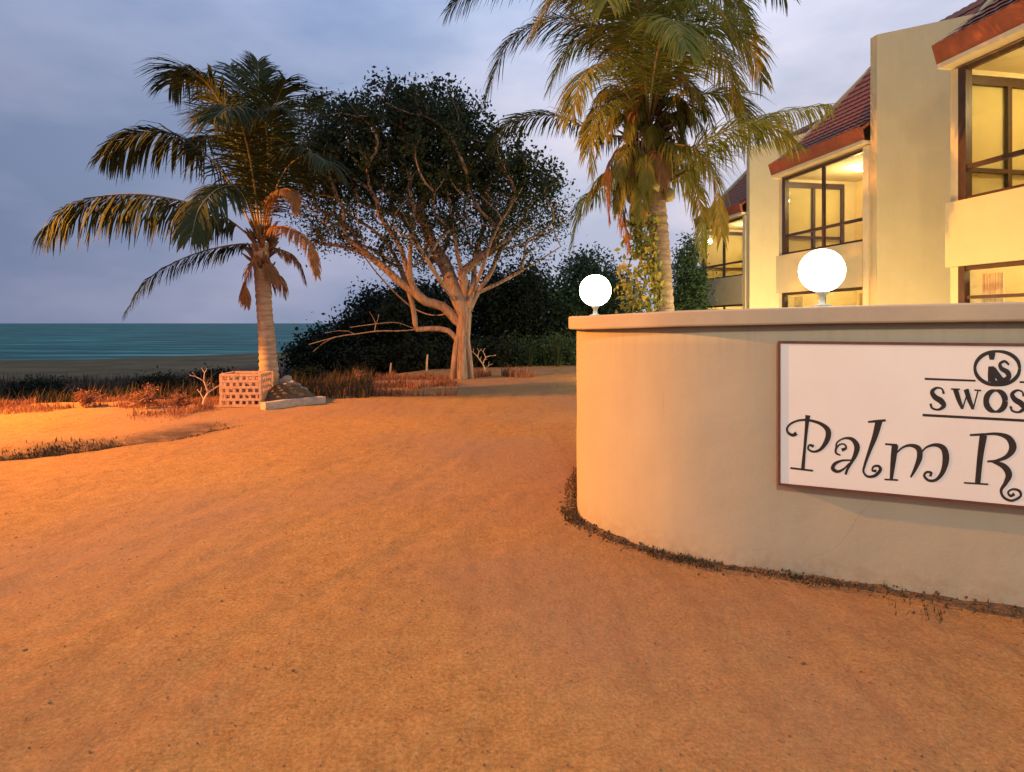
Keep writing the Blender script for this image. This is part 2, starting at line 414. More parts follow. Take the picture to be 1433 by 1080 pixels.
# sign board on the wall
A = Vector((1.668, 4.035, 0)); B = Vector((2.83, 3.515, 0)); T = (B-A).normalized(); NRM = Vector((T.y, -T.x, 0))
if NRM.y > 0: NRM = -NRM
A = A+NRM*.004
def on_sign(px, py, out=0.0):
    o = Vector((0, 0, CH)); d = P(px, py, 1)-o
    t = (A-o).dot(NRM)/d.dot(NRM); return o+d*t+NRM*out
SL = 2.25; z0s, z1s = .585, 1.488
A0 = on_sign(1089, 560); A0.z = 0
sroot = thing('sign_board', 'white rectangular name board with brown edge and curly black lettering on the tan wall', 'sign', tuple(A0))
def sgn(u, z, out): p = A0+T*u+NRM*out; return (p.x, p.y, z)
def slab(mbb, u0, u1, za, zb, o0, o1):
    vs = [sgn(u, z, o) for o in (o0, o1) for (u, z) in ((u0, za), (u1, za), (u1, zb), (u0, zb))]
    mbb.add(vs, [(0,1,2,3),(7,6,5,4),(0,4,5,1),(1,5,6,2),(2,6,7,3),(3,7,4,0)])
mb = MB(); slab(mb, .014, SL-.014, z0s+.014, z1s-.014, -.05, 0); mb.build('panel', 'board', sroot)
mb = MB()
slab(mb, 0, SL, z1s-.014, z1s, -.05, .006); slab(mb, 0, SL, z0s, z0s+.014, -.05, .006)
slab(mb, 0, .014, z0s+.014, z1s-.014, -.05, .006); slab(mb, SL-.014, SL, z0s+.014, z1s-.014, -.05, .006)
mb.build('frame', 'signframe', sroot)
KZ = 3.3753
def stroke(mbb, pts, lay):
    n = max(8, len(pts)*7); pp = spline(pts, n); n = len(pp)
    pos = [np.array(p[:2]) for p in pp]; wid = [max(4, p[2]) for p in pp]
    vs = []; fs = []
    def put(q, k): return on_sign(1060+q[0]/KZ, 420+q[1]/KZ, .0010+lay*.00022+k*.000004)
    for k in range(n):
        t = pos[min(k+1, n-1)]-pos[max(k-1, 0)]; t = t/(np.linalg.norm(t)+1e-9); nn = np.array([-t[1], t[0]])*wid[k]/2
        vs += [put(pos[k]+nn, k), put(pos[k]-nn, k)]
    for k in range(n-1): fs.append((2*k, 2*k+1, 2*k+3, 2*k+2))
    mbb.add(vs, fs)
def ell(cx, cy, rx, ry, wv, wh, a0=0, a1=360):
    return [(cx+rx*math.cos(R(a)), cy+ry*math.sin(R(a)), wv*abs(math.cos(R(a)))+wh*abs(math.sin(R(a)))) for a in np.linspace(a0, a1, 17)]
TXT = {
 'letter_p': [[(238,543,24),(232,600,17),(223,700,14),(214,800,18)], [(155,792,9),(262,805,9)],
   [(185,628,20),(165,637,15),(144,624,11),(141,602,10),(162,580,10),(203,566,10),(252,568,12),(302,585,16),(333,615,25),(330,657,25),(300,702,15),(264,715,10),(240,702,9),(246,684,10),(266,690,15)]],
 'letter_a': [[(398,708,18),(418,698,11),(410,680,8),(388,682,8),(371,702,11),(372,722,10),(392,732,7)], [(371,702,9),(376,672,8),(410,652,9),(448,657,18),(470,690,27),(462,730,22),(441,770,14),(425,798,12),(416,823,12)],
   [(445,755,7),(400,757,10),(366,772,16),(356,795,18),(378,809,14),(408,796,10),(436,768,7)]],
 'letter_l': [[(522,575,9),(560,571,12),(606,567,11)], [(574,570,34),(556,640,27),(530,710,18),(506,780,12),(501,810,10),(520,832,11),(555,828,15),(580,802,16),(572,783,12),(549,785,10),(543,804,9),(562,806,15)]],
 'letter_m': [[(603,679,9),(660,684,11)], [(650,684,32),(641,760,26),(632,845,15)], [(600,846,8),(664,849,8)], [(655,722,8),(688,694,10),(725,685,15),(760,700,25),(766,740,27),(748,790,19),(724,836,9)],
   [(766,728,8),(800,693,10),(845,683,17),(880,702,28),(890,750,32),(876,808,23),(846,846,15),(810,851,12),(788,830,12),(798,812,11),(820,814,11),(816,832,13)]],
 'letter_r': [[(1003,637,10),(1070,633,12)], [(1067,638,36),(1052,740,29),(1040,862,26)], [(975,862,8),(1090,869,8)], [(1060,634,11),(1130,631,14),(1185,650,27),(1206,695,36),(1180,736,22),(1130,757,13),(1085,761,9)],
   [(1110,760,12),(1163,784,27),(1187,822,32),(1172,862,21),(1151,897,14),(1163,930,12),(1200,946,12),(1242,926,12),(1236,900,12),(1206,892,10),(1184,906,10),(1195,924,12),(1214,914,15)]],
 'small_letter_s': [[(880,442,12),(871,419,8),(846,414,11),(825,432,20),(838,457,25),(866,475,28),(880,498,22),(856,516,11),(826,510,10),(817,488,12)]],
 'small_letter_w': [[(935,420,24),(950,468,22),(968,512,14)], [(968,514,7),(995,428,7)], [(985,420,24),(1000,468,22),(1018,514,14)], [(1018,516,7),(1042,426,7)], [(914,419,7),(956,420,7)], [(1024,424,7),(1056,426,7)]],
 'small_letter_o': [ell(1125,476,45,50,27,10)],
 'small_letter_s_': [[(x+378, y+12, w_) for x, y, w_ in [(880,442,12),(871,419,8),(846,414,11),(825,432,20),(838,457,25),(866,475,28),(880,498,22),(856,516,11),(826,510,10),(817,488,12)]]],
 'rule': [[(790,371,10),(1030,380,9)], [(1238,386,9),(1420,394,9)]],
 'rule_': [[(780,542,12),(1420,577,13)]],
 'emblem': [ell(1133,321,106,80,14,12), [(1107,243,34),(1107,262,30),(1107,281,20)], [(1104,312,28),(1106,350,36),(1106,386,34)], [(1100,384,30),(1140,392,22),(1186,382,22)],
   [(1188,305,10),(1168,288,12),(1146,300,15),(1152,322,20),(1180,340,25),(1186,364,24),(1160,378,24),(1136,362,20)], [(1118,318,10),(1132,350,26),(1150,378,30)]],
}
for k, (nm, sts) in enumerate(TXT.items()):
    mb = MB()
    for i, st in enumerate(sts): stroke(mb, st, i)
    base_n = nm.rstrip('_'); pl = None
    if 'letter' in base_n: pl = ('small capital letter ' if 'small' in base_n else 'large curly letter ')+base_n[-1].upper(); base_n = 'letter'
    tag(mb.build(base_n, 'ink', sroot), pl)

# globe lamps on the coping
def globe_lamp(x, y, r, label):
    z = topz(Vector((x, y, 0)))+.108
    if x > 1.5: z -= 0
    t = thing('globe_lamp', label, 'lamp', (x, y, z), 'white globe lamps on the boundary wall')
    b_ = MB(); b_.lathe((x, y, z), [(0, 0), (.055, 0), (.055, .01), (.022, .02), (.018, .06), (.035, .085), (.045, .105), (0, .105)], 20); b_.build('base', 'metal', t, True)
    g_ = MB(); g_.ball((x, y, z+.095+r*.98), r, 32, 20); g_.build('globe', 'globe', t, True)
    return t
globe_lamp(.79, 6.1, .150, 'lit round white globe lamp at the far left end of the wall coping')
globe_lamp(1.97, 4.09, .137, 'lit round white globe lamp on the coping above the name board, nearer to the camera')

# loose soil, rubble and dry bits along the foot of the wall
mb = MB()
heap_o, heap_i = [], []
n = len(fp)
rows = []
for k, p in enumerate(fp):
    t = (fp[min(k+1, n-1)]-fp[max(k-1, 0)]).normalized(); outv = Vector((t.y, -t.x, 0))*SG
    wdt = .035+.05*noise.noise(p*2.3)+.04*noise.noise(p*9); hgt = .03+.03*noise.noise(p*4.1)+.02*noise.noise(p*13)
    if p.x > 2.2: wdt += .12*min(1, (p.x-2.2)/.5)
    rows.append([p+outv*(-.03)+Vector((0, 0, max(.012, hgt))), p+outv*wdt*.35+Vector((0, 0, max(.012, hgt*.8))), p+outv*wdt*.8+Vector((0, 0, .012)), p+outv*(wdt*1.1)+Vector((0, 0, -.04))])
vs = [q+Vector((0, 0, gz(q.x, q.y)*0+.008*noise.noise(q*17))) for r in rows for q in r]
mb.add(vs, [(k*4+j, k*4+j+1, (k+1)*4+j+1, (k+1)*4+j) for k in range(n-1) for j in range(3)])
for k in range(1500):
    i = random.randrange(30, n-1); p = fp[i].lerp(fp[i+1], random.random()); t = (fp[i+1]-fp[i]).normalized(); outv = Vector((t.y, -t.x, 0))*SG
    spread = .16 if p.x < 2.2 else .30
    q = p+outv*abs(random.gauss(.02, spread*.4)); s_ = random.uniform(.003, .010)
    mb.ball((q.x, q.y, .02+random.uniform(-.01, .025)), s_, 5, 3, .6)
so = mb.build('wall_foot_soil', 'soil', None, False)
tag(so, 'dark crumbly soil and rubble along the foot of the wall', 'soil', kind='stuff')
mb = MB()
for k in range(2200):
    i = random.randrange(30, n-1); p = fp[i]; t = (fp[i+1]-fp[i]).normalized(); outv = Vector((t.y, -t.x, 0))*SG
    q = p+outv*random.uniform(.0, .14 if p.x < 2.2 else .42)+t*random.uniform(0, .05)
    if noise.noise(q*2.2) < (.05 if q.x < 2.2 else -.2): continue
    a = random.uniform(0, 6.28); h = random.uniform(.015, .055); d = Vector((math.cos(a), math.sin(a), 0))
    z = .02; mb.add([q+d*.003+Vector((0,0,z)), q-d*.003+Vector((0,0,z)), q+Vector((d.y,-d.x,0))*h*random.uniform(-.8,.8)+Vector((0,0,z+h))], [(0,1,2)])
tag(mb.build('wall_foot_grass', 'scrub'), 'short dark grass tufts along the foot of the wall', 'grass', kind='stuff')

# pebbles and litter over the drive
mb = MB()
for k in range(1300):
    D = 2.2*math.exp(random.random()*1.9); x = random.uniform(-1, 1)*.85*D
    if x > .45 and D > 3.4: continue
    s_ = random.uniform(.002, .006)*(1+(random.random() < .02)*1.2)
    mb.ball((x, D, gz(x, D)+.02*noise.noise(Vector((x, D, 0))*.7)+.014*noise.noise(Vector((x, D, 0))*2.6)+.002), s_, 6, 4, .5, (1, 1, .6))
tag(mb.build('pebbles', 'litter', None, True), 'tiny stones and dry bits scattered over the dirt drive', 'pebbles', kind='stuff')

# ------------------------------------------------------------------ palms
def frond(root, pts, Lf, leafmat='palm', n=100, droop=.75, width=.040, name='frond', s0=.14, fwd=.55, jit=.12, rr=.022):
    q = [Vector(p) for p in spline(pts, 28)]
    rach = MB(); rach.tube(q, [rr*(1-.8*i/27) for i in range(28)], 5)
    lf = MB(); length = sum((q[i+1]-q[i]).length for i in range(27))
    plane_twist = random.uniform(-.25, .25)
    for i in range(n):
        s = s0+(1-s0)*(i+.5)/n; u = s*27; k = min(int(u), 26); p = q[k].lerp(q[k+1], u-k)
        t = (q[k+1]-q[k]).normalized(); side = t.cross(Vector((0, 0, 1)))
        side = side.normalized() if side.length > .15 else Vector((math.cos(plane_twist*9), math.sin(plane_twist*9), 0))
        upv = side.cross(t).normalized()
        prof = (min(1, (s-s0)/.18+.35))*(1-max(0, (s-.6)/.4)**1.6*.62)
        for sg in (-1, 1):
            if random.random() < .05: continue
            ll = Lf*prof*random.uniform(.8, 1.12)
            d = (side*sg*(1-.25*s)+t*(fwd+.5*s)+upv*(.18+plane_twist*sg)+Vector([random.gauss(0, jit) for _ in range(3)])).normalized()
            wv = t.cross(d); wv = (t-d*t.dot(d)).normalized()
            c = p.copy(); dd = d.copy(); pv = []; wd = width*random.uniform(.8, 1.15)
            for j, ww in enumerate((.5, 1, .8, .12)):
                pv += [c+wv*wd*ww*.5, c-wv*wd*ww*.5]
                dd = (dd+Vector((0, 0, -1))*droop*(.30+.22*j)*random.uniform(.7, 1.2)).normalized()
                c = c+dd*ll/3
            lf.add(pv, [(0,1,3,2),(2,3,5,4),(4,5,7,6)])
    fr = rach.build(name, 'rachis' if leafmat != 'palmdry' else 'palmdry', root, True)
    lf.build('leaflets', leafmat, fr)
    return fr

def palm_trunk(root, pts, radii, material='ptrunk'):
    q = spline([(*p, r) for p, r in zip(pts, radii)], 90)
    mbb = MB(); rr = [p[3]*(1+.045*math.sin(i*1.9)+.03*random.uniform(-1, 1)) for i, p in enumerate(q)]
    mbb.tube([p[:3] for p in q], rr, 16); mbb.build('trunk', material, root, True)

# left palm
D1 = 13.3
p1 = P(376, 556, D1); p1.z = -.12
pr = thing('palm_tree', 'coconut palm with a short leaning trunk and drooping left fronds in front of the sea', 'palm tree', tuple(p1), 'coconut palms')
palm_trunk(pr, [P(379, 572, D1), P(377, 530, D1), P(373, 470, D1), P(368, 405, D1), P(364, 340, D1)], [.26, .20, .165, .155, .17])
C1 = P(366, 345, D1)
def fr1(px, dd, Lf=.75, **kw):
    Lf *= 1.3
    pts = [tuple(C1+Vector((0, 0, .02)))]+[tuple(P(x, y, D1+d_)) for (x, y), d_ in zip(px, dd)]
    frond(pr, pts, Lf, **kw)
fr1([(300, 296), (200, 272), (110, 282), (62, 322)], [-.4, -.9, -1.2, -1.3], 1.0, fwd=.3, width=.05, droop=1.7, n=130)
fr1([(310, 240), (250, 190), (190, 188), (146, 216)], [.2, .2, .1, 0], 1.0, fwd=.4, width=.05, droop=1.2, n=115)
fr1([(325, 200), (290, 120), (262, 100), (238, 118)], [.3, .9, 1.2, 1.4], .95)
fr1([(335, 210), (300, 130), (270, 100)], [-.5, -.9, -1.2], .85)
fr1([(348, 210), (335, 130), (322, 92)], [.3, .5, .8], .8)
fr1([(362, 220), (362, 140), (361, 86)], [.1, .3, .5], .62, droop=.35)
fr1([(378, 220), (385, 150), (400, 112)], [-.3, -.6, -1], .8)
fr1([(390, 230), (420, 160), (450, 135)], [.6, 1.2, 1.7], .8)
fr1([(392, 250), (430, 215), (462, 230)], [-.8, -1.4, -1.9], .8)
fr1([(330, 342), (270, 356), (210, 388), (176, 436)], [-.1, -.3, -.4, -.5], .52, droop=1.2, n=86)
fr1([(385, 318), (412, 322), (434, 345), (444, 385)], [-.5, -.9, -1.1, -1.2], .32, droop=1.2, leafmat='palmdry', n=73)
fr1([(376, 290), (392, 266), (408, 268), (416, 296)], [-.6, -1.1, -1.4, -1.5], .28, droop=1, leafmat='palmdry', n=73)
fr1([(340, 270), (310, 262), (280, 290), (268, 330)], [-1.2, -2.2, -2.8, -3.1], .65, droop=1)
fr1([(366, 265), (380, 225), (410, 225), (430, 255)], [1.2, 2.2, 3.0, 3.4], .8)
fr1([(350, 250), (320, 200), (290, 190), (262, 212)], [1.4, 2.4, 3.2, 3.6], .8)
fr1([(352, 235), (335, 165), (320, 150), (300, 165)], [-1.3, -2.0, -2.6, -3.0], .8)
fr1([(375, 230), (372, 165), (385, 150)], [-.9, -1.6, -2.3], .75)
for px, dd in (([(352, 372), (343, 398), (345, 425)], [-.3, -.35, -.3]), ([(380, 375), (392, 390), (398, 412)], [-.2, -.3, -.3]), ([(372, 370), (378, 392), (380, 410)], [.3, .4, .4]), ([(395, 350), (415, 362), (428, 395)], [.1, .2, .3])):
    fr1(px, dd, .30, leafmat='palmdry', n=54, droop=1.6, width=.04)
mb = MB()
for k in range(46):                               # old leaf bases and fibre wrapped round the crown shaft
    a = random.uniform(0, 6.28); h = random.uniform(-.55, .35); r0 = .14
    c = C1+Vector((math.cos(a)*r0, math.sin(a)*r0, h)); d = Vector((math.cos(a), math.sin(a), random.uniform(.6, 1.6))).normalized()
    mb.tube([c, c+d*.14, c+d*.28+Vector((0, 0, .02))], [.045, .035, .012], 5)
tag(mb.build('leaf_bases', 'fibre', pr, True), kind='stuff')

# right palm, laden with nuts
D2 = 12.0
p2 = P(930, 572, D2); p2.z = 0
q2 = thing('palm_tree', 'tall coconut palm with nuts and ragged yellowing fronds behind the boundary wall', 'palm tree', tuple(p2), 'coconut palms')
palm_trunk(q2, [P(936, 574, D2), P(932, 470, D2), P(927, 400, D2), P(922, 330, D2), P(915, 270, D2), P(908, 200, D2)], [.24, .19, .185, .185, .20, .20])
C2 = P(906, 185, D2)
def fr2(px, dd, Lf=.8, start=None, **kw):
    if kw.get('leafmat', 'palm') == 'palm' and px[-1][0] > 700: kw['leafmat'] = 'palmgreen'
    Lf *= 1.2; kw['width'] = kw.get('width', .040)*.75; kw['n'] = int(kw.get('n', 100)*1.2)
    pts = [tuple(start or C2)]+[tuple(P(x, y, D2+d_)) for (x, y), d_ in zip(px, dd)]
    frond(q2, pts, Lf, **kw)
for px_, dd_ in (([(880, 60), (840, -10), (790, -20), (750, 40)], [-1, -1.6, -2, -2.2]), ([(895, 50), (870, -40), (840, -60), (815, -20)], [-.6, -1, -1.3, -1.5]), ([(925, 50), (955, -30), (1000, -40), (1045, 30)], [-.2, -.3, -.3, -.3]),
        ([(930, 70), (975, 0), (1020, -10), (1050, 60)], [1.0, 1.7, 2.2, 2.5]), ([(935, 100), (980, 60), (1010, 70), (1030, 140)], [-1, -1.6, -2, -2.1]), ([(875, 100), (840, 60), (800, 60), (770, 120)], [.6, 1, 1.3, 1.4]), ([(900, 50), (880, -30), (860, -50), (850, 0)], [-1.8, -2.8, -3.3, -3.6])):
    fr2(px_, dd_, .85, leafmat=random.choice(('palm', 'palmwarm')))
fr2([(870, 70), (790, 25), (715, 55), (680, 135)], [-.3, -.4, -.5, -.5], .85, n=121)
fr2([(850, 20), (770, -45), (690, -40), (630, 10)], [.2, .5, .7, .8], .95, n=121)
fr2([(880, 10), (850, -80), (790, -130), (720, -110)], [-.8, -1.4, -1.8, -2.0], .95)
fr2([(845, 190), (780, 162), (720, 168), (686, 205)], [.7, 1.2, 1.5, 1.6], .62, n=105, leafmat='palm')
fr2([(875, 230), (840, 262), (815, 285), (800, 345)], [.8, 1.5, 1.8, 1.9], .6, n=96)
fr2([(900, 80), (893, -20), (880, -110)], [-1.2, -2.1, -2.8], .9)
fr2([(910, 60), (925, -60), (940, -150)], [.4, .8, 1.1], .9)
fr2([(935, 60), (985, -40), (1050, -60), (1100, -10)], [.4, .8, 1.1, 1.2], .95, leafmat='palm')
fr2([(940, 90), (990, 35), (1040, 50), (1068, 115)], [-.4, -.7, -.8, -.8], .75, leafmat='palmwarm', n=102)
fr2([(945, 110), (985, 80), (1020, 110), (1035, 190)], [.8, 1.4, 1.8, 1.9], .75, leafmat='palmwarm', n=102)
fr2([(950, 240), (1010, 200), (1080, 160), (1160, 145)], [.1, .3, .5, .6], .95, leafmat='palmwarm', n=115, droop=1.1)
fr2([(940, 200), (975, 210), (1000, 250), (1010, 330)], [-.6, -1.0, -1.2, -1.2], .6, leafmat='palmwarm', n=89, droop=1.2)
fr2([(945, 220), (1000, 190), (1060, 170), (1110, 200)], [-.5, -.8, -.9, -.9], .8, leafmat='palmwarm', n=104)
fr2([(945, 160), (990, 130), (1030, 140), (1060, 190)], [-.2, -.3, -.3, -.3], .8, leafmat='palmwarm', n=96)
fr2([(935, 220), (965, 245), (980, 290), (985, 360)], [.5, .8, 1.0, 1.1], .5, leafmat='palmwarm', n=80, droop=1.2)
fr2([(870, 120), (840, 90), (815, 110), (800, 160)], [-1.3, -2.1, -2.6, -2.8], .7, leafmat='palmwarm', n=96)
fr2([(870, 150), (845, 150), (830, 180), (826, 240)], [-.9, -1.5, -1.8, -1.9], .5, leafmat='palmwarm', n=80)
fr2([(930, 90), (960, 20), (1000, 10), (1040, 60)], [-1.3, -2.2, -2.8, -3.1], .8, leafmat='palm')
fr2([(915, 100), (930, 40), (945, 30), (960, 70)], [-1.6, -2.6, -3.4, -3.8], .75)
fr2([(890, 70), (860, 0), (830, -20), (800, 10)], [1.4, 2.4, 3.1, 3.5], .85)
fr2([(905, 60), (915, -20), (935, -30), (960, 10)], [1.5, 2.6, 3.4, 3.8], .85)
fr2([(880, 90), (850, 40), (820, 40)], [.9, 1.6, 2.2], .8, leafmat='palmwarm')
for px, dd, l in (([(880, 235), (872, 290), (880, 350)], [-.25, -.3, -.3], .34), ([(860, 215), (850, 260), (852, 310)], [-.3, -.4, -.4], .30), ([(895, 240), (888, 300), (895, 330)], [.3, .35, .3], .3), ([(845, 150), (822, 165), (815, 205)], [.1, .1, .1], .38), ([(870, 140), (850, 125), (838, 140)], [-.4, -.7, -.8], .38), ([(945, 140), (968, 122), (990, 150)], [-.5, -.8, -.9], .42), ([(950, 160), (985, 150), (1000, 185)], [0, .1, .1], .42)):
    fr2(px, dd, l, leafmat='palmdry' if px[0][1] > 200 and px[0][0] < 890 else 'palmwarm', n=60, droop=1.5, width=.034)
mb = MB()
for k in range(110):
    a = random.uniform(0, 6.28); h = random.uniform(-1.1, .7); r0 = .17
    c = C2+Vector((math.cos(a)*r0, math.sin(a)*r0, h)); c.x += (-h)*.09 if h < 0 else 0
    d = Vector((math.cos(a), math.sin(a), random.uniform(.3, 1.8))).normalized(); ln = random.uniform(.14, .3)
    mb.tube([c, c+d*ln, c+d*ln*2+Vector((0, 0, .03))], [.05, .04, .012], 5)
tag(mb.build('leaf_bases', 'fibre', q2, True), kind='stuff')
for k in range(26):
    a = random.uniform(math.pi*.95, math.pi*2.05); rr_ = random.uniform(.22, .38)
    c = P(912, 248+random.uniform(-36, 36), D2)+Vector((math.cos(a)*rr_, math.sin(a)*rr_, 0))
    mb = MB(); mb.ball(c, random.uniform(.085, .11), 12, 8, .1, (1, 1, 1.2)); mb.build('coconut', 'coconut', q2, True)
for k in range(30):                               # short ragged hanging fronds round the neck of the palm
    a = random.uniform(math.pi*.9, math.pi*2.1); z0 = random.uniform(-1.35, .75); ca, sa = math.cos(a), math.sin(a)*.8; l_ = random.uniform(.45, 1.05)
    c0 = C2+Vector((ca*.15, sa*.15, z0))
    pts = [tuple(c0), tuple(c0+Vector((ca*l_*.5, sa*l_*.5, .22))), tuple(c0+Vector((ca*l_*.85, sa*l_*.85, .0))), tuple(c0+Vector((ca*l_, sa*l_, -.5)))]
    frond(q2, pts, random.uniform(.3, .5), leafmat=random.choice(('palmdry', 'palmwarm', 'palmwarm', 'palmwarm', 'palmgreen')), n=60, droop=1.5, width=.024)
# flower stalks: pale arching stems between the nuts
for k in range(26):
    mb = MB(); a = random.uniform(math.pi, math.pi*2); c = C2+Vector((0, 0, random.uniform(-.5, 0))); o_ = Vector((math.cos(a), math.sin(a)*.8, 0))
    l_ = random.uniform(.35, .75)
    mb.tube([c+o_*.15, c+o_*l_*.7+Vector((0, 0, .15)), c+o_*l_+Vector((0, 0, -.15)), c+o_*l_*1.05+Vector((0, 0, -.5))], [.018, .014, .01, .005], 5); mb.build('flower_stalk', 'twig', q2, True)

def leafcloud(mbb, centers, k, spread, size, squash=1.0, down=0):
    c = np.asarray(centers, float); n_ = len(c)*k
    pos = np.repeat(c, k, 0)+rng.normal(0, 1, (n_, 3))*np.array([spread, spread, spread*squash])
    a = rng.normal(0, 1, (n_, 3)); a[:, 2] -= down; a /= np.linalg.norm(a, axis=1)[:, None]
    b_ = rng.normal(0, 1, (n_, 3)); b_ -= a*(a*b_).sum(1)[:, None]; b_ /= np.linalg.norm(b_, axis=1)[:, None]
    s_ = size*rng.uniform(.6, 1.25, (n_, 1))
    v = np.stack([pos-a*s_*.5, pos+b_*s_*.27, pos+a*s_*.5, pos-b_*s_*.27], 1).reshape(-1, 3)
    base = len(mbb.v); mbb.v.extend(map(tuple, v.tolist()))
    mbb.f.extend([(base+4*i, base+4*i+1, base+4*i+2, base+4*i+3) for i in range(n_)])

# climbing vine on the right palm's trunk: its own plant
vb = P(905, 575, D2); vb.z = 0
vr = thing('climbing_vine', 'bright yellow green leafy creeper climbing the left side of the nut laden palm trunk', 'vine', tuple(vb))
mb = MB(); cs = []
for k in range(5):
    pts = []
    for y in range(575, 300, -22):
        u = (575-y)/275
        q_ = P(916-10*k*.9+6*math.sin(y*.05+k)+u*4, y, D2-.24+.03*k); pts.append(q_)
        if y < 470: cs.append(tuple(q_))
    mb.tube(pts, .012, 5)
mb.build('stem', 'darkbark', vr, True)
mb = MB(); leafcloud(mb, [(c[0]-.06, c[1]-.05, c[2]) for c in cs], 26, .085, .14, 1.1, .6); mb.build('leaves', 'vine', vr)

# ------------------------------------------------------------------ branching trees
def grow(base_paths, targets, step=.3, curl=.25, bias=.35, ends=None):
    """skeleton: main limbs given, every target joined to the nearest node"""
    pos, par = [], []
    for path in base_paths:
        prev = -1
        q = spline(path, max(4, int(sum(np.linalg.norm(np.array(path[i+1])-np.array(path[i])) for i in range(len(path)-1))/step)+1))
        for k, p in enumerate(q):
            if k == 0 and pos and np.linalg.norm(path[0]-np.array(base_paths[0][0])) > .5:
                dd = np.linalg.norm(np.array(pos)-p, axis=1); prev = int(dd.argmin()); 
                if dd[prev] < step*.6: continue
            pos.append(p); par.append(prev); prev = len(pos)-1
        if ends is not None: ends.append(prev)
    nfix = [len(pos)]
    root = np.array(base_paths[0][-1])
    targets = sorted(targets, key=lambda t: np.linalg.norm(np.array(t)-root))
    tips = []
    for t in targets:
        t = np.array(t); A_ = np.array(pos); dv = t-A_
        d = np.linalg.norm(dv, axis=1)+bias*np.maximum(0, A_[:, 2]-t[2])*2
        i = int(d.argmin()); p = A_[i]; L_ = np.linalg.norm(t-p); n_ = max(1, int(L_/step)); prev = i
        off = rng.normal(0, curl*.16, 3)*L_
        for k in range(1, n_+1):
            u = k/n_; q = p+(t-p)*u+off*math.sin(math.pi*u)*.6+rng.normal(0, .014, 3)
            pos.append(q); par.append(prev); prev = len(pos)-1
        tips.append(prev)
    nch = {}
    for i, p in enumerate(par):
        if p >= 0: nch.setdefault(p, []).append(i)
    fixed = nfix[0]
    for _ in range(4):
        new = [p.copy() for p in pos]
        for i in range(fixed, len(pos)):
            if par[i] >= 0 and i in nch:
                ch_ = sum(pos[c] for c in nch[i])/len(nch[i]); new[i] = .4*pos[i]+.3*pos[par[i]]+.3*ch_
        pos = new
    return pos, par, tips
def skin_tree(pos, par, tips, rtip=.012, power=.46, rmax=.4, seg=7, extra=()):
    n_ = len(pos); cnt = np.zeros(n_)
    for i_, w_ in extra: cnt[i_] += w_
    child = [[] for _ in range(n_)]
    for i, p in enumerate(par):
        if p >= 0: child[p].append(i)
    for t in tips: cnt[t] += 1
    for i in range(n_-1, -1, -1):
        if par[i] >= 0: cnt[par[i]] += max(cnt[i], .0)
    r = np.minimum(rmax, rtip*np.maximum(cnt, 1)**power)
    mbb = MB(); done = set()
    starts = [(i, i) for i in range(n_) if par[i] < 0]
    starts = [(-1, i) for _, i in starts]
    while starts:
        p0, i = starts.pop(); chain = []; rad = []
        if p0 >= 0: chain.append(pos[p0]); rad.append(min(r[p0], r[i]*1.25))
        while True:
            chain.append(pos[i]); rad.append(r[i])
            cc = sorted(child[i], key=lambda c: -cnt[c])
            for c in cc[1:]: starts.append((i, c))
            if not cc: break
            i = cc[0]
        if len(chain) > 1:
            mbb.tube(chain, rad, seg if max(rad) > .05 else 4, False)
    return mbb
def in_ell(ells, n_, shell=.0, rough=.12):
    out = []; vol = np.array([e[3]*e[4]*e[5] for e in ells]); pr_ = vol/vol.sum()
    while len(out) < n_:
        e = ells[rng.choice(len(ells), p=pr_)]; d = rng.normal(0, 1, 3); d /= np.linalg.norm(d)
        rad = (shell+(1-shell)*rng.random()**.45)*(1+rough*noise.noise(Vector(d)*2.5+Vector(e[:3])))
        out.append((e[0]+d[0]*e[3]*rad, e[1]+d[1]*e[4]*rad, e[2]+d[2]*e[5]*rad))
    return out
def E(px, py, D, rx, rz, ry):                     # ellipsoid given by what it spans in the picture
    c = P(px, py, D); return (c.x, c.y, c.z, rx/F*D, ry, rz/F*D)

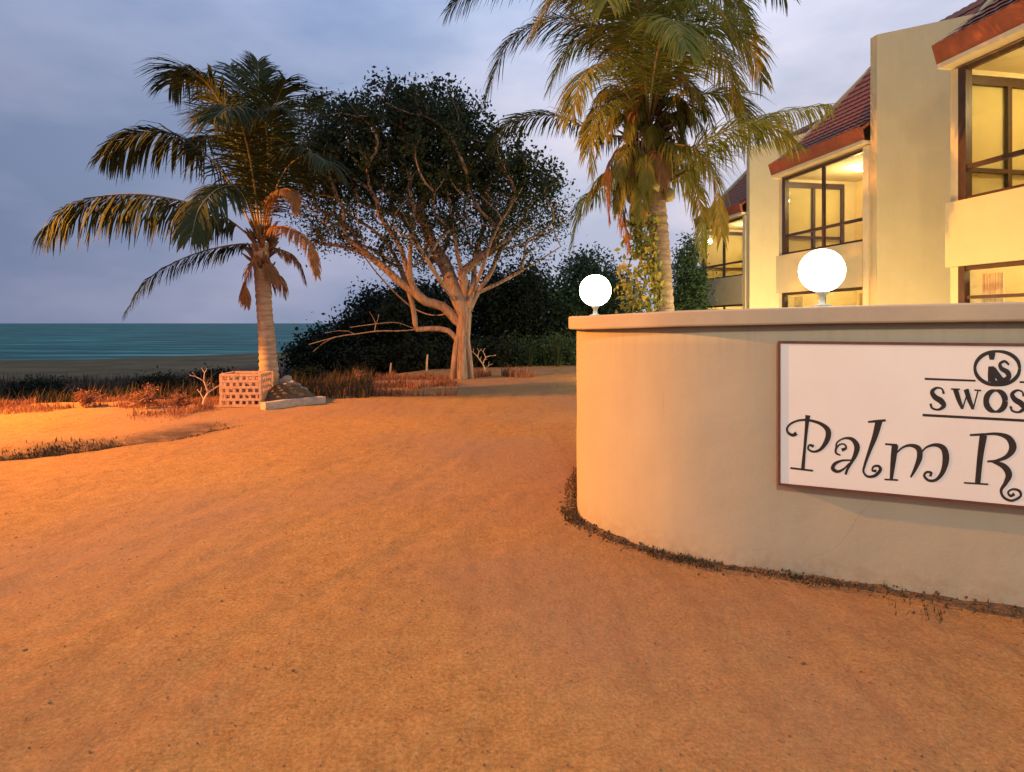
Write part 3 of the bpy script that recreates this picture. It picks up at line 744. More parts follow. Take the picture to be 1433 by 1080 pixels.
# big spreading tree
D3 = 18.6
b3 = P(647, 530, D3); b3.z = -.05
tr3 = thing('spreading_tree', 'large multi stemmed tree with pale lit limbs and a wide dark crown beside the drive', 'tree', tuple(b3))
pp = lambda x, y, d_=0: tuple(P(x, y, D3+d_))
limbs = [
 [pp(647, 534), pp(646, 500), pp(648, 468), pp(650, 440)],
 [pp(634, 534, -.1), pp(636, 505, -.1), pp(641, 470, -.1)], [pp(659, 534, -.05), pp(657, 505, -.05), pp(652, 465, -.1)], [pp(645, 537, -.28), pp(647, 505, -.25), pp(648, 470, -.2)],
 [pp(642, 478), pp(626, 462), pp(595, 460, -.1), pp(560, 463, -.3), pp(530, 463, -.5), pp(500, 467, -.6), pp(472, 471, -.8), pp(432, 482, -1)],
 [pp(646, 458), pp(622, 430), pp(590, 418, -.2), pp(572, 385, -.4), pp(560, 345, -.6), pp(530, 300, -.8)],
 [pp(582, 462, -.1), pp(578, 430, -.1), pp(568, 395, 0), pp(548, 350, .2), pp(520, 320, .4), pp(470, 290, .5)],
 [pp(650, 440), pp(635, 405), pp(622, 370, .3), pp(600, 330, .5), pp(590, 280, .6)],
 [pp(650, 440), pp(650, 400), pp(640, 355, -.3), pp(632, 300, -.5), pp(620, 240, -.5)],
 [pp(652, 445), pp(668, 410), pp(688, 380, .2), pp(700, 350, .4), pp(735, 310, .6)],
 [pp(651, 440), pp(662, 400), pp(665, 360, .8), pp(680, 310, 1.2), pp(700, 260, 1.4)],
 [pp(640, 425), pp(618, 395, -.8), pp(590, 350, -1.4), pp(560, 290, -1.8)],
 [pp(660, 415), pp(676, 372, -.8), pp(690, 330, -1.4), pp(720, 280, -1.8)],
 [pp(582, 462, -.1), pp(560, 452, -.4), pp(535, 452, -.7), pp(490, 458, -.9)],
 [pp(530, 463, -.5), pp(524, 448, -.5), pp(517, 436, -.6)], [pp(500, 467, -.6), pp(480, 462, -.7), pp(455, 466, -.8)], [pp(472, 471, -.8), pp(455, 478, -.8), pp(438, 492, -.9)], [pp(522, 463, -.5), pp(528, 450, -.4), pp(530, 440, -.4)],
 [pp(590, 418, -.2), pp(560, 395, -.3), pp(520, 360, -.2), pp(480, 345, 0), pp(440, 340, 0)], [pp(668, 410), pp(700, 395), pp(745, 370), pp(785, 345)], [pp(572, 385, -.4), pp(575, 340, -.9), pp(580, 290, -1.2)], [pp(665, 360, .8), pp(650, 310, .9), pp(655, 250, 1)], [pp(700, 350, .4), pp(760, 330, .5), pp(800, 300, .6)],
 [pp(625, 440), pp(600, 440, .6), pp(570, 425, 1.2), pp(530, 385, 1.6), pp(500, 345, 1.8)],
]
# thicken trunk by making its targets carry weight
e3 = [E(575, 205, D3, 135, 88, 2.6), E(470, 220, D3, 80, 88, 2.0), E(738, 292, D3, 76, 80, 2.0), E(600, 305, D3, 195, 70, 2.6), E(672, 235, D3, 72, 70, 2.0), E(455, 310, D3, 50, 50, 1.6), E(600, 170, D3, 60, 60, 1.6)]
lend = []; tg = in_ell(e3, 1450)
pos, par, tips = grow(limbs, tg, .28, ends=lend)
tb = skin_tree(pos, par, tips, .0095, .48, .21, 9, [(e_, (0, 130, 110, 110, 3)[k_] if k_ < 5 else (2 if len(limbs[k_]) > 3 else 1)) for k_, e_ in enumerate(lend)])
tb.build('trunk', 'bark', tr3, True)
top, low = [], []
for t in tips:
    i = t
    for _ in range(2):
        (top if pos[i][2] > P(0, 268+8*math.sin(pos[i][0]*2.1), D3).z else low).append(pos[i]); i = par[i]
        if i < 0: break
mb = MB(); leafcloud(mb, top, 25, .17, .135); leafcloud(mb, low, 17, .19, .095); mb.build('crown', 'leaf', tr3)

def bush(name, label, cat, base, ells, n_t, k, spread, size, leafm='darkleaf', barkm='darkbark', group=None, squash=1.0, trunkh=.6, rtip=.01):
    base = Vector(base); t = thing(name, label, cat, tuple(base), group)
    c = np.mean([e[:3] for e in ells], 0)
    path = [tuple(base-Vector((0, 0, .1))), (base.x, base.y, base.z+trunkh*.6), (base.x*.6+c[0]*.4, base.y*.6+c[1]*.4, base.z+trunkh)]
    tg = in_ell(ells, n_t, 0, .45); po, pa, ti = grow([path], tg, .35)
    skin_tree(po, pa, ti, rtip, .46, .25).build('trunk', barkm, t, True)
    m_ = MB(); leafcloud(m_, [po[i] for i in ti]+[po[pa[i]] for i in ti if pa[i] >= 0], k, spread, size, squash); m_.build('crown', leafm, t)
    return t
def bs(x, D): q = P(x, 500, D); return (q.x, q.y, gz(q.x, q.y)-.05)
bush('bush', 'low dark bush at the sea edge under the long bare branch', 'bush', bs(470, 24), [E(470, 490, 24, 52, 30, 1.6), E(440, 500, 24, 30, 18, 1.2)], 90, 60, .26, .16)
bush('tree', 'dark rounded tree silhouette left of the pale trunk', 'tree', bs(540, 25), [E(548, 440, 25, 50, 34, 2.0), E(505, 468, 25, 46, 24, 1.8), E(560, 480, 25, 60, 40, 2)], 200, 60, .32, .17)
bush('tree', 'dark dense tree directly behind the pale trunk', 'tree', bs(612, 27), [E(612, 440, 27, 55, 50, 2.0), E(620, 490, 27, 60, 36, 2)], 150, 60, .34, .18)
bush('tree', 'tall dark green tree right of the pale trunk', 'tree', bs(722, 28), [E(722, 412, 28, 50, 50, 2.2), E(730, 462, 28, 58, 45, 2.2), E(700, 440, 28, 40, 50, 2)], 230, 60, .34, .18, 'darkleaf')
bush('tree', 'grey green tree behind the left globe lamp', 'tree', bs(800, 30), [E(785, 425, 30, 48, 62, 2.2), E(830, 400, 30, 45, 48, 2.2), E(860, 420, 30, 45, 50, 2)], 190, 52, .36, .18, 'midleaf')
bush('bush', 'dark green shrub between the palm trunk and the furthest villa', 'bush', bs(966, 24), [E(966, 385, 24, 20, 52, 1.0), E(962, 430, 24, 24, 30, 1.2)], 90, 60, .22, .14, 'midleaf')
bush('hedge', 'low dark hedge at the end of the drive', 'hedge', bs(755, 25), [E(745, 498, 25, 48, 22, 1.0), E(790, 496, 25, 40, 26, 1.0)], 120, 60, .2, .12, 'midleaf')
bush('hedge', 'dark undergrowth hiding the sea behind the big tree', 'hedge', bs(560, 22.8), [E(520, 503, 22.8, 60, 16, .8), E(590, 500, 22.8, 55, 22, .8), E(640, 500, 23.5, 45, 24, .8), E(690, 500, 24, 40, 22, .8)], 190, 60, .2, .13)

for k_, (x_, y_, D_, w_, h_, l_) in enumerate([(60, 541, 19, 40, 6, 'low flat dark bush on the beach slope at the far left'), (225, 534, 18, 36, 9, 'low dark bush on the beach slope left of the pierced guard'), (300, 526, 20, 24, 10, 'dark bush just behind the pierced block guard'), (430, 526, 19, 22, 10, 'dark bush on the beach slope just right of the leaning palm')]):
    q_ = P(x_, 500, D_); bush('bush', l_, 'bush', (q_.x, q_.y, gz(q_.x, q_.y)-.05), [E(x_, y_+4, D_, w_, h_, .6), E(x_-w_*.4, y_+8, D_, w_*.7, h_*.8, .5)], 60, 40, .13, .09, 'darkleaf', trunkh=.2, rtip=.006)
# spiky upright plants at the end of the drive
first = None; spk = [(742, 505, 23.6), (762, 503, 24), (780, 505, 23.6), (797, 502, 24.2)]
labs = ['upright blade leaved plant at the end of the drive, nearest the big tree', 'upright blade leaved plant, second from the big tree', 'upright blade leaved plant, second from the boundary wall', 'upright blade leaved plant nearest the boundary wall end']
for k, (x, y, D) in enumerate(spk):
    q_ = P(x, y, D); z = gz(q_.x, q_.y)
    if first is None:
        mb = MB()
        for j in range(46):
            a = random.uniform(0, 6.28); h = random.uniform(.5, 1.35); lean = random.uniform(.08, .5); d = Vector((math.cos(a), math.sin(a), 0)); w_ = Vector((-d.y, d.x, 0))*.022
            pts = [Vector((0, 0, 0))+d*.05, d*(.05+lean*.3)+Vector((0, 0, h*.5)), d*(.05+lean*.7)+Vector((0, 0, h*.85)), d*(.05+lean)+Vector((0, 0, h))]
            mb.add([pts[0]+w_, pts[0]-w_, pts[1]+w_*1.2, pts[1]-w_*1.2, pts[2]+w_*.8, pts[2]-w_*.8, pts[3]], [(0,1,3,2),(2,3,5,4),(4,5,6)])
        o = mb.build('spiky_plant', 'leaf'); first = o
    else: o = first.copy(); COL.objects.link(o)
    o.location = (q_.x, q_.y, z-.02); o.rotation_euler[2] = k*1.7; s_ = (.7, .6, .8, .65)[k]; o.scale = (s_, s_, s_)
    tag(o, labs[k], 'plant', 'upright plants at the end of the drive')

# pale stakes by the dark undergrowth
for k, (x, h, l) in enumerate([(546, .42, 'short pale wooden stake, leftmost of two below the long bare branch'), (597, .55, 'pale wooden stake nearer the big tree trunk, below the long branch')]):
    q_ = P(x, 517, 21.6); z = gz(q_.x, q_.y)
    mb = MB(); mb.tube([(q_.x, q_.y, z-.1), (q_.x+.01, q_.y, z+h*.5), (q_.x+.03, q_.y, z+h)], [.035, .032, .026], 7)
    tag(origin(mb.build('stake', 'twig'), (q_.x, q_.y, z)), l, 'stake', 'pale stakes')

# forked dry saplings
def sapling(x, y, D, h, label, seed):
    random.seed(seed); q_ = P(x, y, D); z = gz(q_.x, q_.y); c = Vector((q_.x, q_.y, z)); mb = MB()
    def br(p, d, l, r, lv):
        pts = [p]
        for i in range(4): d = (d+Vector((random.gauss(0, .12), random.gauss(0, .12), random.gauss(0, .08)))).normalized(); pts.append(pts[-1]+d*l/4)
        mb.tube(pts, [r*(1-.12*i) for i in range(5)], 6)
        if lv:
            for sgn_ in (-1, 1): br(pts[-1], (d+Vector((sgn_*random.uniform(.5, .8), random.gauss(0, .3), 0))).normalized(), l*.72, r*.6, lv-1)
            if lv > 1: br(pts[2], (d+Vector((random.choice((-1, 1))*.9, random.gauss(0, .3), .1))).normalized(), l*.5, r*.4, lv-2)
    br(c-Vector((0, 0, .05)), Vector((0, 0, 1)), h*.45, h*.045, 3)
    tag(origin(mb.build('dry_sapling', 'twig', None, True), c), label, 'sapling')
sapling(284, 572, 12.4, .72, 'bare forked dry sapling left of the pierced block tree guard', 3)
sapling(681, 514, 20.5, .85, 'small pale forked sapling just right of the big tree trunk', 5)
random.seed(21)

# pierced block guard, mound, kerb and stones round the left palm
gb = P(336, 570, 12.2)
gr = thing('tree_guard', 'square guard of pale pierced blocks with holes, left of the palm foot', 'tree guard', (gb.x, gb.y, gz(gb.x, gb.y)))
def pierced(mbb, o, du, L_, z0, rows_, cols, th):
    cw = L_/cols; ch = .58/rows_; dn = Vector((-du.y, du.x, 0))
    def bx(u0, u1, za, zb, t0, t1):
        vs = [o+du*u+dn*t+Vector((0, 0, z)) for t in (t0, t1) for (u, z) in ((u0, za), (u1, za), (u1, zb), (u0, zb))]
        mbb.add(vs, [(0,1,2,3),(7,6,5,4),(0,4,5,1),(1,5,6,2),(2,6,7,3),(3,7,4,0)])
    for r_ in range(rows_+1): bx(-.02, L_+.02, z0+r_*ch-.022, z0+r_*ch+.022, 0, th)
    for r_ in range(rows_):
        sh = .5*cw if r_ % 2 else 0
        for c_ in range(cols+1):
            u = min(L_, c_*cw+sh)+random.uniform(-.008, .008); hw = random.uniform(.019, .031); bx(u-hw, u+hw, z0+r_*ch+.022, z0+(r_+1)*ch-.022, .003, th-.003)
        if r_ % 2: bx(-.015, .03, z0+r_*ch+.022, z0+(r_+1)*ch-.022, .003, th-.003)
o_ = Vector((gb.x-.36, gb.y, gr.location.z+.0)); du = Vector((1, .05, 0)).normalized(); dv = Vector((-.05, 1, 0)).normalized()
for nm_, oo, dd in (('lattice_panel', o_, du), ('lattice_panel', o_+dv*.72, du), ('lattice_panel', o_+dv*.06+du*.0, dv), ('lattice_panel', o_+dv*.06+du*.72, dv)):
    mb = MB(); pierced(mb, oo, dd, .72 if dd is du else .62, .03, 5, 6, .05); mb.build(nm_, 'brick', gr)
mb = MB(); c = P(402, 562, 13.0); gy = -.05
vs = []; nn = 40
for j in range(9):
    r_ = 1-j/8
    for i in range(nn):
        th = 6.283*i/nn; rr_ = .15+.85*r_
        q_ = Vector((c.x+math.cos(th)*rr_*.80, c.y+math.sin(th)*rr_*.75, 0)); z = gy-.12+.52*(1-r_**1.7)+.05*noise.noise(q_*5)+.03*noise.noise(q_*14)
        vs.append((q_.x, q_.y, z))
mb.add(vs, [(j*nn+i, j*nn+(i+1)%nn, (j+1)*nn+(i+1)%nn, (j+1)*nn+i) for j in range(8) for i in range(nn)]+[tuple(8*nn+i for i in range(nn))])
tag(mb.build('soil_mound', 'soil', None, True), 'heap of dark soil piled against the foot of the leaning palm', 'mound', kind='stuff')
kb = P(368, 580, 11.9); ke = P(452, 565, 12.9)
mb = MB(); d_ = Vector((ke.x-kb.x, ke.y-kb.y, 0)); nseg = 10
for i in range(nseg+1):
    pass
kpts = [Vector((kb.x, kb.y, 0))+d_*i/nseg+Vector((0, .10*math.sin(i/nseg*3), 0)) for i in range(nseg+1)]
side = Vector((-d_.y, d_.x, 0)).normalized()*.09
vs = []
for i, p in enumerate(kpts):
    h = .13+.02*noise.noise(p*5); vs += [p-side+Vector((0,0,-.1)), p-side+Vector((0,0,h-.015)), p-side*.8+Vector((0,0,h)), p+side*.8+Vector((0,0,h)), p+side+Vector((0,0,h-.015)), p+side+Vector((0,0,-.1))]
mb.add(vs, [(i*6+j, i*6+j+1, (i+1)*6+j+1, (i+1)*6+j) for i in range(nseg) for j in range(5)]+[(5,4,3,2,1,0), tuple(nseg*6+j for j in range(6))])
tag(origin(mb.build('kerb', 'concrete'), (kb.x, kb.y, 0)), 'short pale concrete kerb in front of the palm mound', 'kerb')
for k, (x, y, D, s_, l) in enumerate([(398, 534, 13.4, .15, 'pale rounded stone on the mound nearest the palm trunk'), (409, 540, 13.2, .12, 'small pale stone in the middle of the mound'), (420, 548, 13.1, .13, 'pale stone lowest on the right side of the mound')]):
    q_ = P(x, y, D); mb = MB(); mb.ball(q_, s_, 12, 8, .7, (1.2, 1, .75))
    tag(origin(mb.build('stone', 'stone', None, True), q_), l, 'stone', 'stones on the palm mound')

# weeds, scrub
def blades(n_, region, h0, h1, thr, sc, name, material, label, cat='grass', wid=.008):
    mb = MB(); c_ = 0
    while c_ < n_:
        x, y = region(); v = Vector((x, y, 0))
        if noise.noise(v*sc) < thr: c_ += .3; continue
        c_ += 1; z = gz(x, y)-.01; a = random.uniform(0, 6.28); h = random.uniform(h0, h1)*(.6+.8*max(0, noise.noise(v*1.9)+.4)); d = Vector((math.cos(a), math.sin(a), 0)); w_ = Vector((-d.y, d.x, 0))*wid
        l_ = random.uniform(.1, .7)*h; b0 = Vector((x, y, z))
        mb.add([b0+w_, b0-w_, b0+d*l_*.4+w_*.8+Vector((0,0,h*.65)), b0+d*l_*.4-w_*.8+Vector((0,0,h*.65)), b0+d*l_+Vector((0,0,h))], [(0,1,3,2),(2,3,4)])
    return tag(mb.build(name, material), label, cat, kind='stuff')
def reg_left():
    D = random.uniform(11.3, 13.8); xpx = random.uniform(-90, 350); x = (xpx-CX)/F*D; return x, D+.5*random.gauss(0, .4)-(xpx/350)*.3
blades(9000, reg_left, .02, .15, .10, .9, 'dry_weeds', 'weed', 'dry reddish weeds lit orange along the left edge of the drive', wid=.007)
def reg_left2():
    D = 13.6*math.exp(random.random()*.85); xpx = random.uniform(-90, 520); return (xpx-CX)/F*D, D
blades(16000, reg_left2, .12, .5, -.25, .6, 'dark_scrub', 'scrub', 'dark scrub on the slope down to the beach', 'scrub', .014)
def reg_mid():
    D = random.uniform(14.0, 19.5); xpx = random.uniform(430, 640); return (xpx-CX)/F*D, D
blades(5200, reg_mid, .05, .24, .08, .9, 'verge_weeds', 'weed', 'low dry weeds on the verge between the palm and the big tree', wid=.010)
def reg_t():
    a = random.uniform(0, 6.28); r_ = random.uniform(.2, 1.3); return b3.x+math.cos(a)*r_+.9, b3.y+math.sin(a)*r_*.8+.7
blades(900, reg_t, .06, .3, -.1, 1.1, 'tree_foot_grass', 'weed', 'dry grass behind the foot of the big tree', wid=.010)
def reg_dip():
    k = random.randrange(3); a, b = SHADE_DIP[k], SHADE_DIP[k+1]; u = random.random()
    return a[0]+(b[0]-a[0])*u+random.gauss(0, .16), a[1]+(b[1]-a[1])*u+random.gauss(0, .16)
blades(7000, reg_dip, .015, .06, -.15, 1.3, 'hollow_grass', 'scrub', 'sparse dark grass added to deepen the shadow streak in the shallow hollow at the left', wid=.006)  # dark blades added to strengthen the painted shadow streak
# little dry shrubs in the weeds
for k, (x, y, D, s_, l) in enumerate([(205, 568, 12.0, .26, 'small dry reddish shrub in the weeds, left of the forked sapling'), (250, 573, 11.9, .18, 'tiny dry shrub between the reddish shrub and the forked sapling'), (120, 566, 12.2, .2, 'small dry shrub in the weeds nearest the left edge'), (500, 545, 16.2, .24, 'low dry shrub on the verge between palm and big tree')]):
    q_ = P(x, y, D); z = gz(q_.x, q_.y); e_ = (q_.x, q_.y, z+s_*.9, s_*1.2, s_, s_*.8)
    bush('dry_shrub', l, 'shrub', (q_.x, q_.y, z), [e_], 26, 16, .05, .05, 'weed', 'twig', 'dry shrubs', trunkh=s_*.5, rtip=.004)

# ------------------------------------------------------------------ villas
def make_villa(label, loc, rot, drawn=False):
    t = thing('villa', label, 'villa', loc, 'row of villas', rot, local=True)
    W = MB()
    W.box(.0, .14, .02, .16, 0, 5.62)                            # far corner pier
    W.box(.14, 6, .02, .14, 0, 3.5)                              # far end wall below the glazing
    W.box(1.95, 6, .02, .14, 3.5, 5.62)
    W.box(.14, 1.95, .02, .14, 5.54, 5.62)
    W.prism_y([(.0, 5.725), (6, 5.725), (6, 7.0), (3.0, 9.1), (.0, 6.15)], .02, .14)
    W.box(.07, 6, -3.32, .02, 3.22, 3.4)                         # floor
    W.box(.07, 6, -3.32, .14, 5.622, 5.72)                       # ceiling
    W.build('wall', 'cream', t)
    w2 = MB(); w2.prism_y([(0, 0), (7, 0), (7, 9.9), (0, 8.03)], -3.52, -3.32); w2.build('side_wall', 'cream', t)
    w3 = MB(); w3.box(-.05, .2, -3.318, -3.14, 0, 5.64); w3.build('pilaster', 'trim', t)
    w4 = MB(); w4.box(-.07, .06, -3.137, .19, 2.47, 3.5); w4.build('balcony_panel', 'cream', t)
    w5 = MB(); w5.box(-.03, .06, -3.137, .015, 0, .45); w5.build('sill_wall', 'cream', t)
    rm = MB(); rm.box(2.3, 2.4, -3.3, .01, 0, 3.21); rm.box(2.3, 2.4, -3.3, .01, 3.405, 5.615); rm.build('inner_wall', 'room', t)
    for z0 in (3.41, .05):
        dr = MB(); dr.box(2.22, 2.29, -2.7, -1.2, z0, z0+1.95); do = dr.build('door', 'door', t)
        h = MB(); h.tube([(2.19, -1.3, z0+.94), (2.19, -1.3, z0+1.14)], .015, 8); h.build('handle', 'metal', do)
                                                    # curtains drawn aside at the near end
    for (x0, ya, yb, z0, z1) in (() if 0 else (.32, -3.1, -2.72, 3.45, 5.5), (.28, -.5, -.15, .5, 2.35), (.3, -3.1, -2.6, .5, 2.35)):
        cu = MB(); n_ = 40; vs = []
        for i in range(n_+1):
            y = ya+(yb-ya)*i/n_; x = x0+.035*math.sin(i*1.15)
            vs += [(x, y, z0), (x, y, z1)]
        cu.add(vs, [(2*i, 2*i+1, 2*i+3, 2*i+2) for i in range(n_)]); cu.build('curtain', 'curtain', t, True)
    rb = MB(); rb.box(.145, 1.94, .118, .128, 3.505, 5.53); rb.build('backing_panel', 'room', t)  # added pale panel behind the far glazing, so the window reads lit yellow
    if False:
        cu = MB(); vs = []; n_ = 90
        for i in range(n_+1):
            x = .2+1.7*i/n_; y = -.10+.03*math.sin(i*1.2); vs += [(x, y, 3.45), (x, y, 5.5)]
        cu.add(vs, [(2*i, 2*i+1, 2*i+3, 2*i+2) for i in range(n_)]); cu.build('curtain', 'curtain', t, True)
    def window(bars, panes):
        f_ = MB()
        for b_ in bars: f_.box(*b_)
        fo = f_.build('window_frame', 'brownframe', t); g_ = MB()
        for b_ in panes: g_.box(*b_)
        g_.build('pane', 'glass', fo); return fo
    # upper front
    window([(.0, .12, -.12, .018, 3.503, 5.618), (.02, .10, -3.138, -3.07, 3.503, 5.618), (.02, .09, -3.07, -.12, 3.503, 3.56), (.02, .09, -3.07, -.12, 5.55, 5.618),
            (.025, .085, -1.70, -1.62, 3.56, 5.55), (.028, .088, -3.07, -1.70, 3.99, 4.06), (.028, .088, -1.62, -.12, 3.99, 4.06)],
           [(.054, .058, -3.07, -1.70, 3.56, 3.99), (.054, .058, -1.62, -.12, 3.56, 3.99), (.054, .058, -3.07, -1.70, 4.06, 5.55), (.054, .058, -1.62, -.12, 4.06, 5.55)])
    # upper far end
    window([(.14, 1.94, .03, .10, 3.503, 3.57), (.14, 1.94, .03, .10, 5.40, 5.537), (.96, 1.04, .032, .098, 3.57, 5.40), (1.86, 1.94, .032, .098, 3.57, 5.40),
            (.14, .96, .034, .096, 3.99, 4.06), (1.04, 1.86, .034, .096, 3.99, 4.06)],
           [(.14, .96, .06, .064, 3.57, 3.99), (1.04, 1.86, .06, .064, 3.57, 3.99), (.14, .96, .06, .064, 4.06, 5.40), (1.04, 1.86, .06, .064, 4.06, 5.40)])
    # lower front
    window([(.0, .10, -.10, .018, .453, 2.467), (.02, .10, -3.138, -3.07, .453, 2.467), (.02, .09, -3.07, -.10, .453, .52), (.02, .09, -3.07, -.10, 2.40, 2.467),
            (.025, .085, -1.70, -1.62, .52, 2.40), (.028, .088, -3.07, -1.70, 1.95, 2.0), (.028, .088, -1.62, -.10, 1.95, 2.0)],
           [(.054, .058, -3.07, -1.70, .52, 1.95), (.054, .058, -1.62, -.10, .52, 1.95), (.054, .058, -3.07, -1.70, 2.0, 2.40), (.054, .058, -1.62, -.10, 2.0, 2.40)])
    for z in (5.60, 3.20):
        l_ = MB(); l_.lathe((1.2, -1.55, z-.07), [(0, 0), (.13, 0), (.15, .05), (.15, .07)], 20); l_.build('ceiling_light', 'roomlamp', t, True)
        ld = bpy.data.lights.new('room_light', 'POINT'); ld.energy = ROOM_W; ld.color = (1, .74, .34); ld.shadow_soft_size = .12
        lo = bpy.data.objects.new('room_light', ld); COL.objects.link(lo); lo.parent = t; lo.location = (1.2, -1.55, z-.25)
    # roof
    rf = MB(); rows_ = 15; cols = 96; y0, y1 = -3.30, .22; vs = []; fs = []
    def prof(s): return (-.24+s, 6.03+.70*s+.075*s*s)
    for r_ in range(rows_):
        sa, sb = 3.45*r_/rows_, 3.45*(r_+1)/rows_+.03
        for (s_, lift) in ((sa, .03), (sb, .0)):
            x, z = prof(s_)
            for c_ in range(cols+1):
                y = y0+(y1-y0)*c_/cols; w_ = .016*abs(math.sin(c_*math.pi/6.0))
                vs.append((x-(w_+lift)*.65, y, z+(w_+lift)*.75))
        o0 = r_*2*(cols+1)
        for c_ in range(cols): fs.append((o0+c_, o0+c_+1, o0+cols+1+c_+1, o0+cols+1+c_))
    rf.add(vs, fs)
    n0 = [prof(3.45*k/12) for k in range(13)]
    rf.prism_y([(x, z-.02) for x, z in n0]+[(6.2, 7.0), (6.2, 6.9)]+[(x, z-.10) for x, z in n0[::-1]], y0+.002, y1-.03)
    ro = rf.build('roof', 'tile', t)
    fa = MB(); fa.prism_y([(-.19, 5.745), (-.12, 5.745), (-.18, 6.04), (-.29, 6.04)], -3.30, .23); fa.prism_y([(-.12, 5.745), (.0, 5.745), (.0, 6.15), (-.17, 6.03)], .19, .228); fa.build('fascia', 'fascia', ro)
    so_ = MB(); so_.box(-.20, .05, -3.31, .21, 5.665, 5.742); so_.build('soffit', 'trim', ro)
    return t
ROOM_W = 120
ang = math.atan2(.182, .983)
make_villa('nearest tan villa with its upper window cut by the right edge of the picture', (7.09, 10.2, .03), ang)
make_villa('middle tan villa with a full upper corner window under a red flared roof', (7.44, 17.7, -.04), ang)
make_villa('furthest tan villa with the smallest upper window, seen just right of the palm trunk', (7.76, 26.2, -.18), ang, True)

# street lamp outside the frame on the left: the sodium light that falls on the drive
sl = thing('street_lamp', 'tall grey street lamp with an orange sodium head left of the drive', 'street lamp', (-16.7, 9.5, -.1))
mb = MB(); mb.tube([(-16.7, 9.5, -.1), (-16.7, 9.5, 3), (-16.7, 9.5, 6.3)], [.09, .07, .055], 12); mb.build('pole', 'pole', sl, True)
mb = MB(); mb.tube([(-16.7, 9.5, 6.25), (-16.3, 9.4, 6.55), (-15.7, 9.3, 6.6)], .03, 8); mb.build('arm', 'pole', sl, True)
mb = MB(); mb.ball((-15.4, 9.25, 6.6), .2, 16, 8, 0, (1.8, .8, .45)); mb.build('lamp_head', 'pole', sl, True)
mb = MB(); mb.box(-15.65, -15.15, 9.16, 9.34, 6.48, 6.50); mb.build('lens', 'sodium', sl)

def plight(name, loc, e, c, r=.1, kind='POINT', **kw):
    l = bpy.data.lights.new(name, kind); l.energy = e; l.color = c; l.shadow_soft_size = r
    for k, v in kw.items(): setattr(l, k, v)
    o = bpy.data.objects.new(name, l); COL.objects.link(o); o.location = loc; return o
so_l = plight('sodium_light', (-15.4, 9.2, 6.3), 30000, (1, .345, .035), .12, 'SPOT', spot_size=R(104), spot_blend=.9)
so_l.rotation_euler = (Vector((-6.0, 9.6, 0))-Vector((-15.4, 9.2, 6.3))).to_track_quat('-Z', 'Y').to_euler()
plight('garden_fill_light', (3.5, 10.7, .4), 110, (1, .80, .36), .1)  # added low fill to brighten the right palm, no fixture
plight('fill_light', (.4, -2.6, 6.0), 1180, (1, .82, .58), .35)  # added warm fill behind the camera for foreground and sign, no fixture
# unseen low garden fills behind the boundary wall, without fixtures
plight('garden_fill_light', (4.7, 12.0, .5), 300, (1, .80, .40), .12)
plight('garden_fill_light', (4.8, 18.2, .5), 430, (1, .80, .40), .12)
plight('garden_fill_light', (9.5, 11.0, .6), 330, (1, .80, .40), .12)  # added to brighten the wall seen through the nearest villa's glazing
plight('garden_fill_light', (10.0, 18.4, .6), 1300, (1, .80, .40), .12)  # added to brighten the wall behind the middle villa's glazing
plight('garden_fill_light', (5.6, 8.3, .5), 150, (1, .80, .40), .12)

# ------------------------------------------------------------------ dusk sky
wd = bpy.data.worlds.new('World'); S.world = wd; wd.use_nodes = True; nt = wd.node_tree
bg = nt.nodes['Background']
sk = N(nt, 'ShaderNodeTexSky', sky_type='NISHITA'); sk.sun_disc = False; sk.sun_elevation = R(1.0); sk.sun_rotation = R(60); sk.air_density = 1.2; sk.dust_density = 1.5; sk.ozone_density = 3
tc = N(nt, 'ShaderNodeTexCoord')
sp = N(nt, 'ShaderNodeSeparateXYZ'); L(nt, tc.outputs['Generated'], sp.inputs[0])
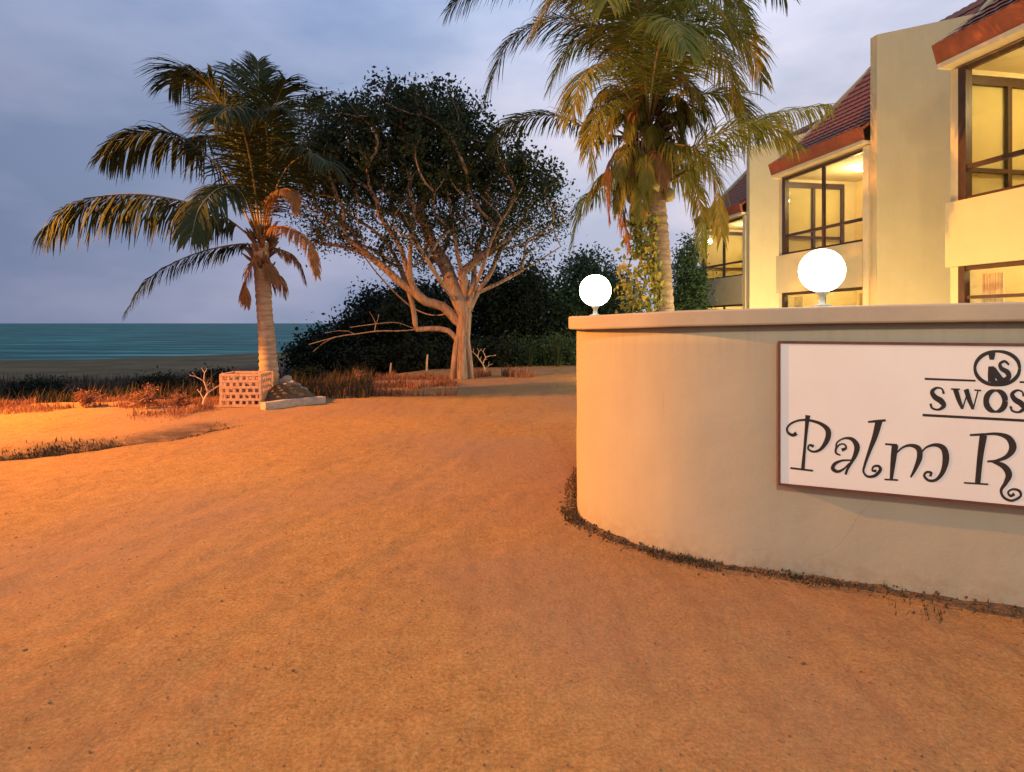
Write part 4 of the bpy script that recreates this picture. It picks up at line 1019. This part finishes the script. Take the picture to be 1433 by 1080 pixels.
# brightness of the afterglow varies round the horizon (x) and with height (z)
mr = N(nt, 'ShaderNodeMapRange'); mr.inputs[1].default_value = -.75; mr.inputs[2].default_value = .55; L(nt, sp.outputs[0], mr.inputs[0])
side = ramp(nt, mr.outputs[0], [(0, (.155, .205, .325)), (.38, (.27, .335, .48)), (.66, (.48, .53, .65)), (1, (.56, .56, .64))])
mz = N(nt, 'ShaderNodeMapRange'); mz.inputs[1].default_value = -.02; mz.inputs[2].default_value = .5; L(nt, sp.outputs[2], mz.inputs[0])
hz = ramp(nt, mz.outputs[0], [(0, (.90, .86, .90)), (.25, (.93, .90, .95)), (.6, (1.0, 1.0, 1.05)), (1, (.9, 1.05, 1.25))])
base = mixc(nt, 1.0, side, hz, 'MULTIPLY')
mp = N(nt, 'ShaderNodeMapping'); mp.inputs['Scale'].default_value = (1.3, 1.3, 3.2); L(nt, tc.outputs['Generated'], mp.inputs[0])
cf = N(nt, 'ShaderNodeRGBToBW')
L(nt, ramp(nt, noise_fac(nt, 1.9, 7, .52, mp.outputs[0]), [(.44, (0, 0, 0)), (.66, (1, 1, 1))]), cf.inputs[0])
cl = mixc(nt, 1.0, base, (1.6, 1.38, 1.24), 'MULTIPLY')
c = mixc(nt, cf.outputs[0], base, cl)
sc = mixc(nt, 1.0, sk.outputs[0], (.010, .010, .012), 'MULTIPLY')
c = mixc(nt, 1.0, c, sc, 'ADD')
L(nt, c, bg.inputs[0]); bg.inputs[1].default_value = 1.0

sun = plight('sun', (0, 0, 30), .12, (1, .72, .62), 0, 'SUN', angle=R(15)); sun.rotation_euler = (R(80), 0, R(-60))

# ------------------------------------------------------------------ camera
cd = bpy.data.cameras.new('camera'); co = bpy.data.objects.new('camera', cd); COL.objects.link(co); S.camera = co
co.location = (0, 0, CH); co.rotation_euler = (R(90), 0, 0)
cd.sensor_width = 36; cd.sensor_fit = 'HORIZONTAL'; cd.lens = 36*F/1433; cd.shift_y = -88/1433
cd.clip_start = .05; cd.clip_end = 12000
S.render.engine = 'CYCLES'
S.view_settings.view_transform = 'Standard'; S.view_settings.look = 'None'; S.view_settings.exposure = .1; S.view_settings.gamma = 1
